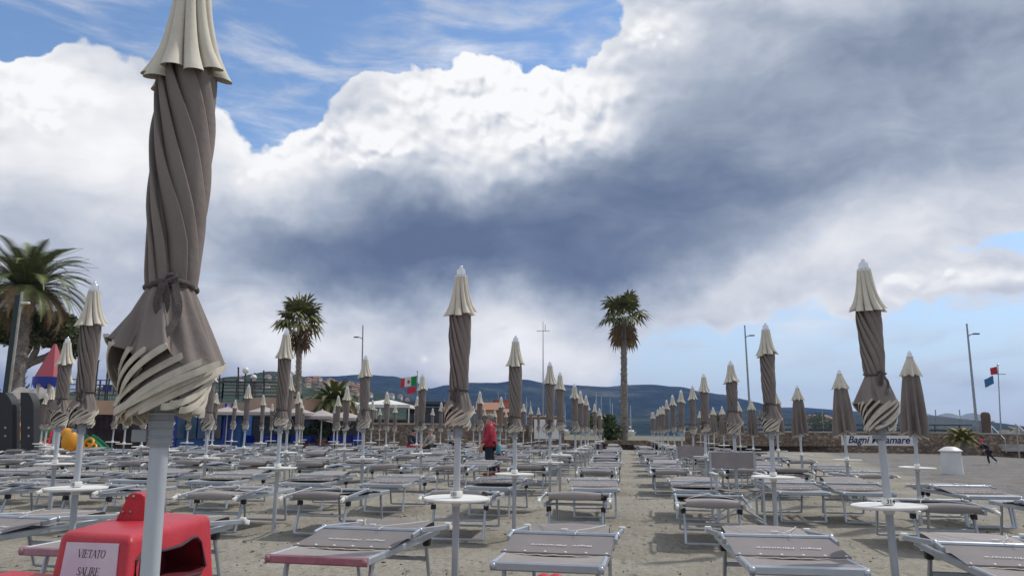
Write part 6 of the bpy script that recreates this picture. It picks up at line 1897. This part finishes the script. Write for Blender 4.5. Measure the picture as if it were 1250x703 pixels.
    L.new(sstep(el, .30, -.02, 0.0, .92), hz.inputs['Factor'])
    L.new(sky_c, [i for i in hz.inputs if i.name == 'A' and i.type == 'RGBA'][0]); [i for i in hz.inputs if i.name == 'B' and i.type == 'RGBA'][0].default_value = (5.4, 6.3, 7.5, 1)
    sky_c = [o for o in hz.outputs if o.type == 'RGBA'][0]
    cl = vm('SCALE', r.outputs['Color'], s=1/STR)
    mx = N.new('ShaderNodeMix'); mx.data_type = 'RGBA'
    L.new(alpha, mx.inputs['Factor'])
    A_ = [i for i in mx.inputs if i.name == 'A' and i.type == 'RGBA'][0]; B_ = [i for i in mx.inputs if i.name == 'B' and i.type == 'RGBA'][0]
    L.new(sky_c, A_); L.new(cl, B_)
    L.new([o for o in mx.outputs if o.type == 'RGBA'][0], bg.inputs['Color'])
    bg.inputs['Strength'].default_value = STR
    w.cycles.sampling_method = 'MANUAL'; w.cycles.sample_map_resolution = 512
# (px, py, rx, ry, rot, amount): layout as directions on the sky
COVER = [(450,15,330,105,-4,-1.0), (680,40,130,85,0,-.75), (350,120,120,75,30,-.75), (300,60,150,90,0,-.55), (150,15,170,80,10,-.8), (640,60,60,40,0,-.2), (20,40,80,60,0,-.45),
         (545,135,180,90,20,.55), (700,145,170,80,0,.55), (440,210,120,70,0,.4), (860,20,120,130,0,.5), (30,120,120,60,0,.35), (490,55,150,30,10,.28),
         (1080,450,430,110,0,-1.0), (1240,300,110,40,0,-.5), (900,420,190,55,10,-.45), (1150,345,230,28,8,.55), (900,362,170,30,6,.30), (640,430,170,70,0,.3), (780,440,90,60,0,-.2), (950,470,500,25,0,-.2)]
SHADE = [(390,318,240,52,-3,.16), (600,345,240,40,0,.10), (470,300,300,72,-6,.40), (660,260,340,115,8,.38), (900,200,390,140,12,.26), (1120,110,360,170,0,.14), (820,300,260,75,15,.26), (620,335,330,60,0,.20), (760,160,120,40,15,-.14), (560,250,120,35,8,-.12), (250,300,220,50,0,.08), (1000,40,250,120,0,.08),
         (630,430,190,75,0,-.36), (380,420,210,75,0,-.34), (1000,325,240,40,12,-.10), (1100,350,260,34,8,-.16), (1150,260,220,60,0,-.04), (90,200,320,170,0,-.26), (330,210,150,90,0,-.20), (500,210,180,60,0,-.10)]
CREST = [(540,110,160,85,20,.42), (650,130,190,90,0,.40), (740,110,90,60,0,.22), (425,175,110,70,0,.26), (335,185,80,55,0,.26), (30,110,110,50,0,.26), (575,200,210,80,0,.20), (790,25,80,70,0,.20), (1180,345,120,20,8,.2)]
FRONT = [(540,120,140,80,15,.62), (650,150,160,80,0,.58), (430,195,110,65,0,.55), (325,195,90,65,20,.58), (40,130,120,65,0,.55), (640,425,170,65,0,.30), (450,425,170,55,0,.26), (320,425,150,60,0,.26),
         (790,40,90,65,0,.45), (1160,345,190,30,8,.5)]
sky()
sun = bpy.data.lights.new('sun', 'SUN'); sun.energy = 2.25; sun.angle = R(3); sun.color = (1, .955, .89)
so = bpy.data.objects.new('sun', sun); COL.objects.link(so)
sd = Vector((math.sin(SUN_AZ)*math.cos(SUN_EL), math.cos(SUN_AZ)*math.cos(SUN_EL), math.sin(SUN_EL)))
so.rotation_euler = sd.to_track_quat('Z', 'Y').to_euler(); so.location = (20, 10, 40)

cam = bpy.data.cameras.new('camera'); co = bpy.data.objects.new('camera', cam); COL.objects.link(co)
cam.sensor_fit = 'HORIZONTAL'; cam.sensor_width = 36; cam.lens = F/1250*36; cam.clip_start = .05; cam.clip_end = 30000
f0 = Vector((-math.sin(YAW)*math.cos(PITCH), math.cos(YAW)*math.cos(PITCH), math.sin(PITCH)))
r0 = Vector((math.cos(YAW), math.sin(YAW), 0)); u0 = r0.cross(f0)
cr, sr = math.cos(ROLL), math.sin(ROLL)
rt = r0*cr + u0*sr; up = -r0*sr + u0*cr
mw = Matrix.Identity(4)
for i in range(3): mw[i][0] = rt[i]; mw[i][1] = up[i]; mw[i][2] = -f0[i]
mw.translation = (0, 0, EYE); co.matrix_world = mw
SC.camera = co
SC.view_settings.view_transform = 'Standard'; SC.view_settings.look = 'None'; SC.view_settings.exposure = .19; SC.view_settings.gamma = 1
SC.cycles.use_denoising = True
try: SC.cycles.denoiser = 'OPENIMAGEDENOISE'
except Exception: pass
SC.cycles.max_bounces = 6; SC.cycles.diffuse_bounces = 3; SC.cycles.glossy_bounces = 3; SC.cycles.transparent_max_bounces = 12; SC.cycles.volume_bounces = 0
SC.cycles.sample_clamp_indirect = 4
HAZE = 1.6e-4
# ------------------------------------------------------------------ the air between here and the hills
hb = MB(); hb.box((0, 0, 88.5), (6640, 6640, 183)); hz_ = hb.build('haze', [], smooth=False)
hm_ = bpy.data.materials.new('haze air'); hm_.use_nodes = True
nt = hm_.node_tree; nt.nodes.remove(nt.nodes['Principled BSDF'])
vol = nt.nodes.new('ShaderNodeVolumePrincipled'); vol.inputs['Color'].default_value = (.17,.34,.88,1); vol.inputs['Density'].default_value = HAZE; vol.inputs['Anisotropy'].default_value = .2
nt.links.new(vol.outputs[0], nt.nodes['Material Output'].inputs['Volume'])
hz_.data.materials.append(hm_); setting(hz_, 'stuff')
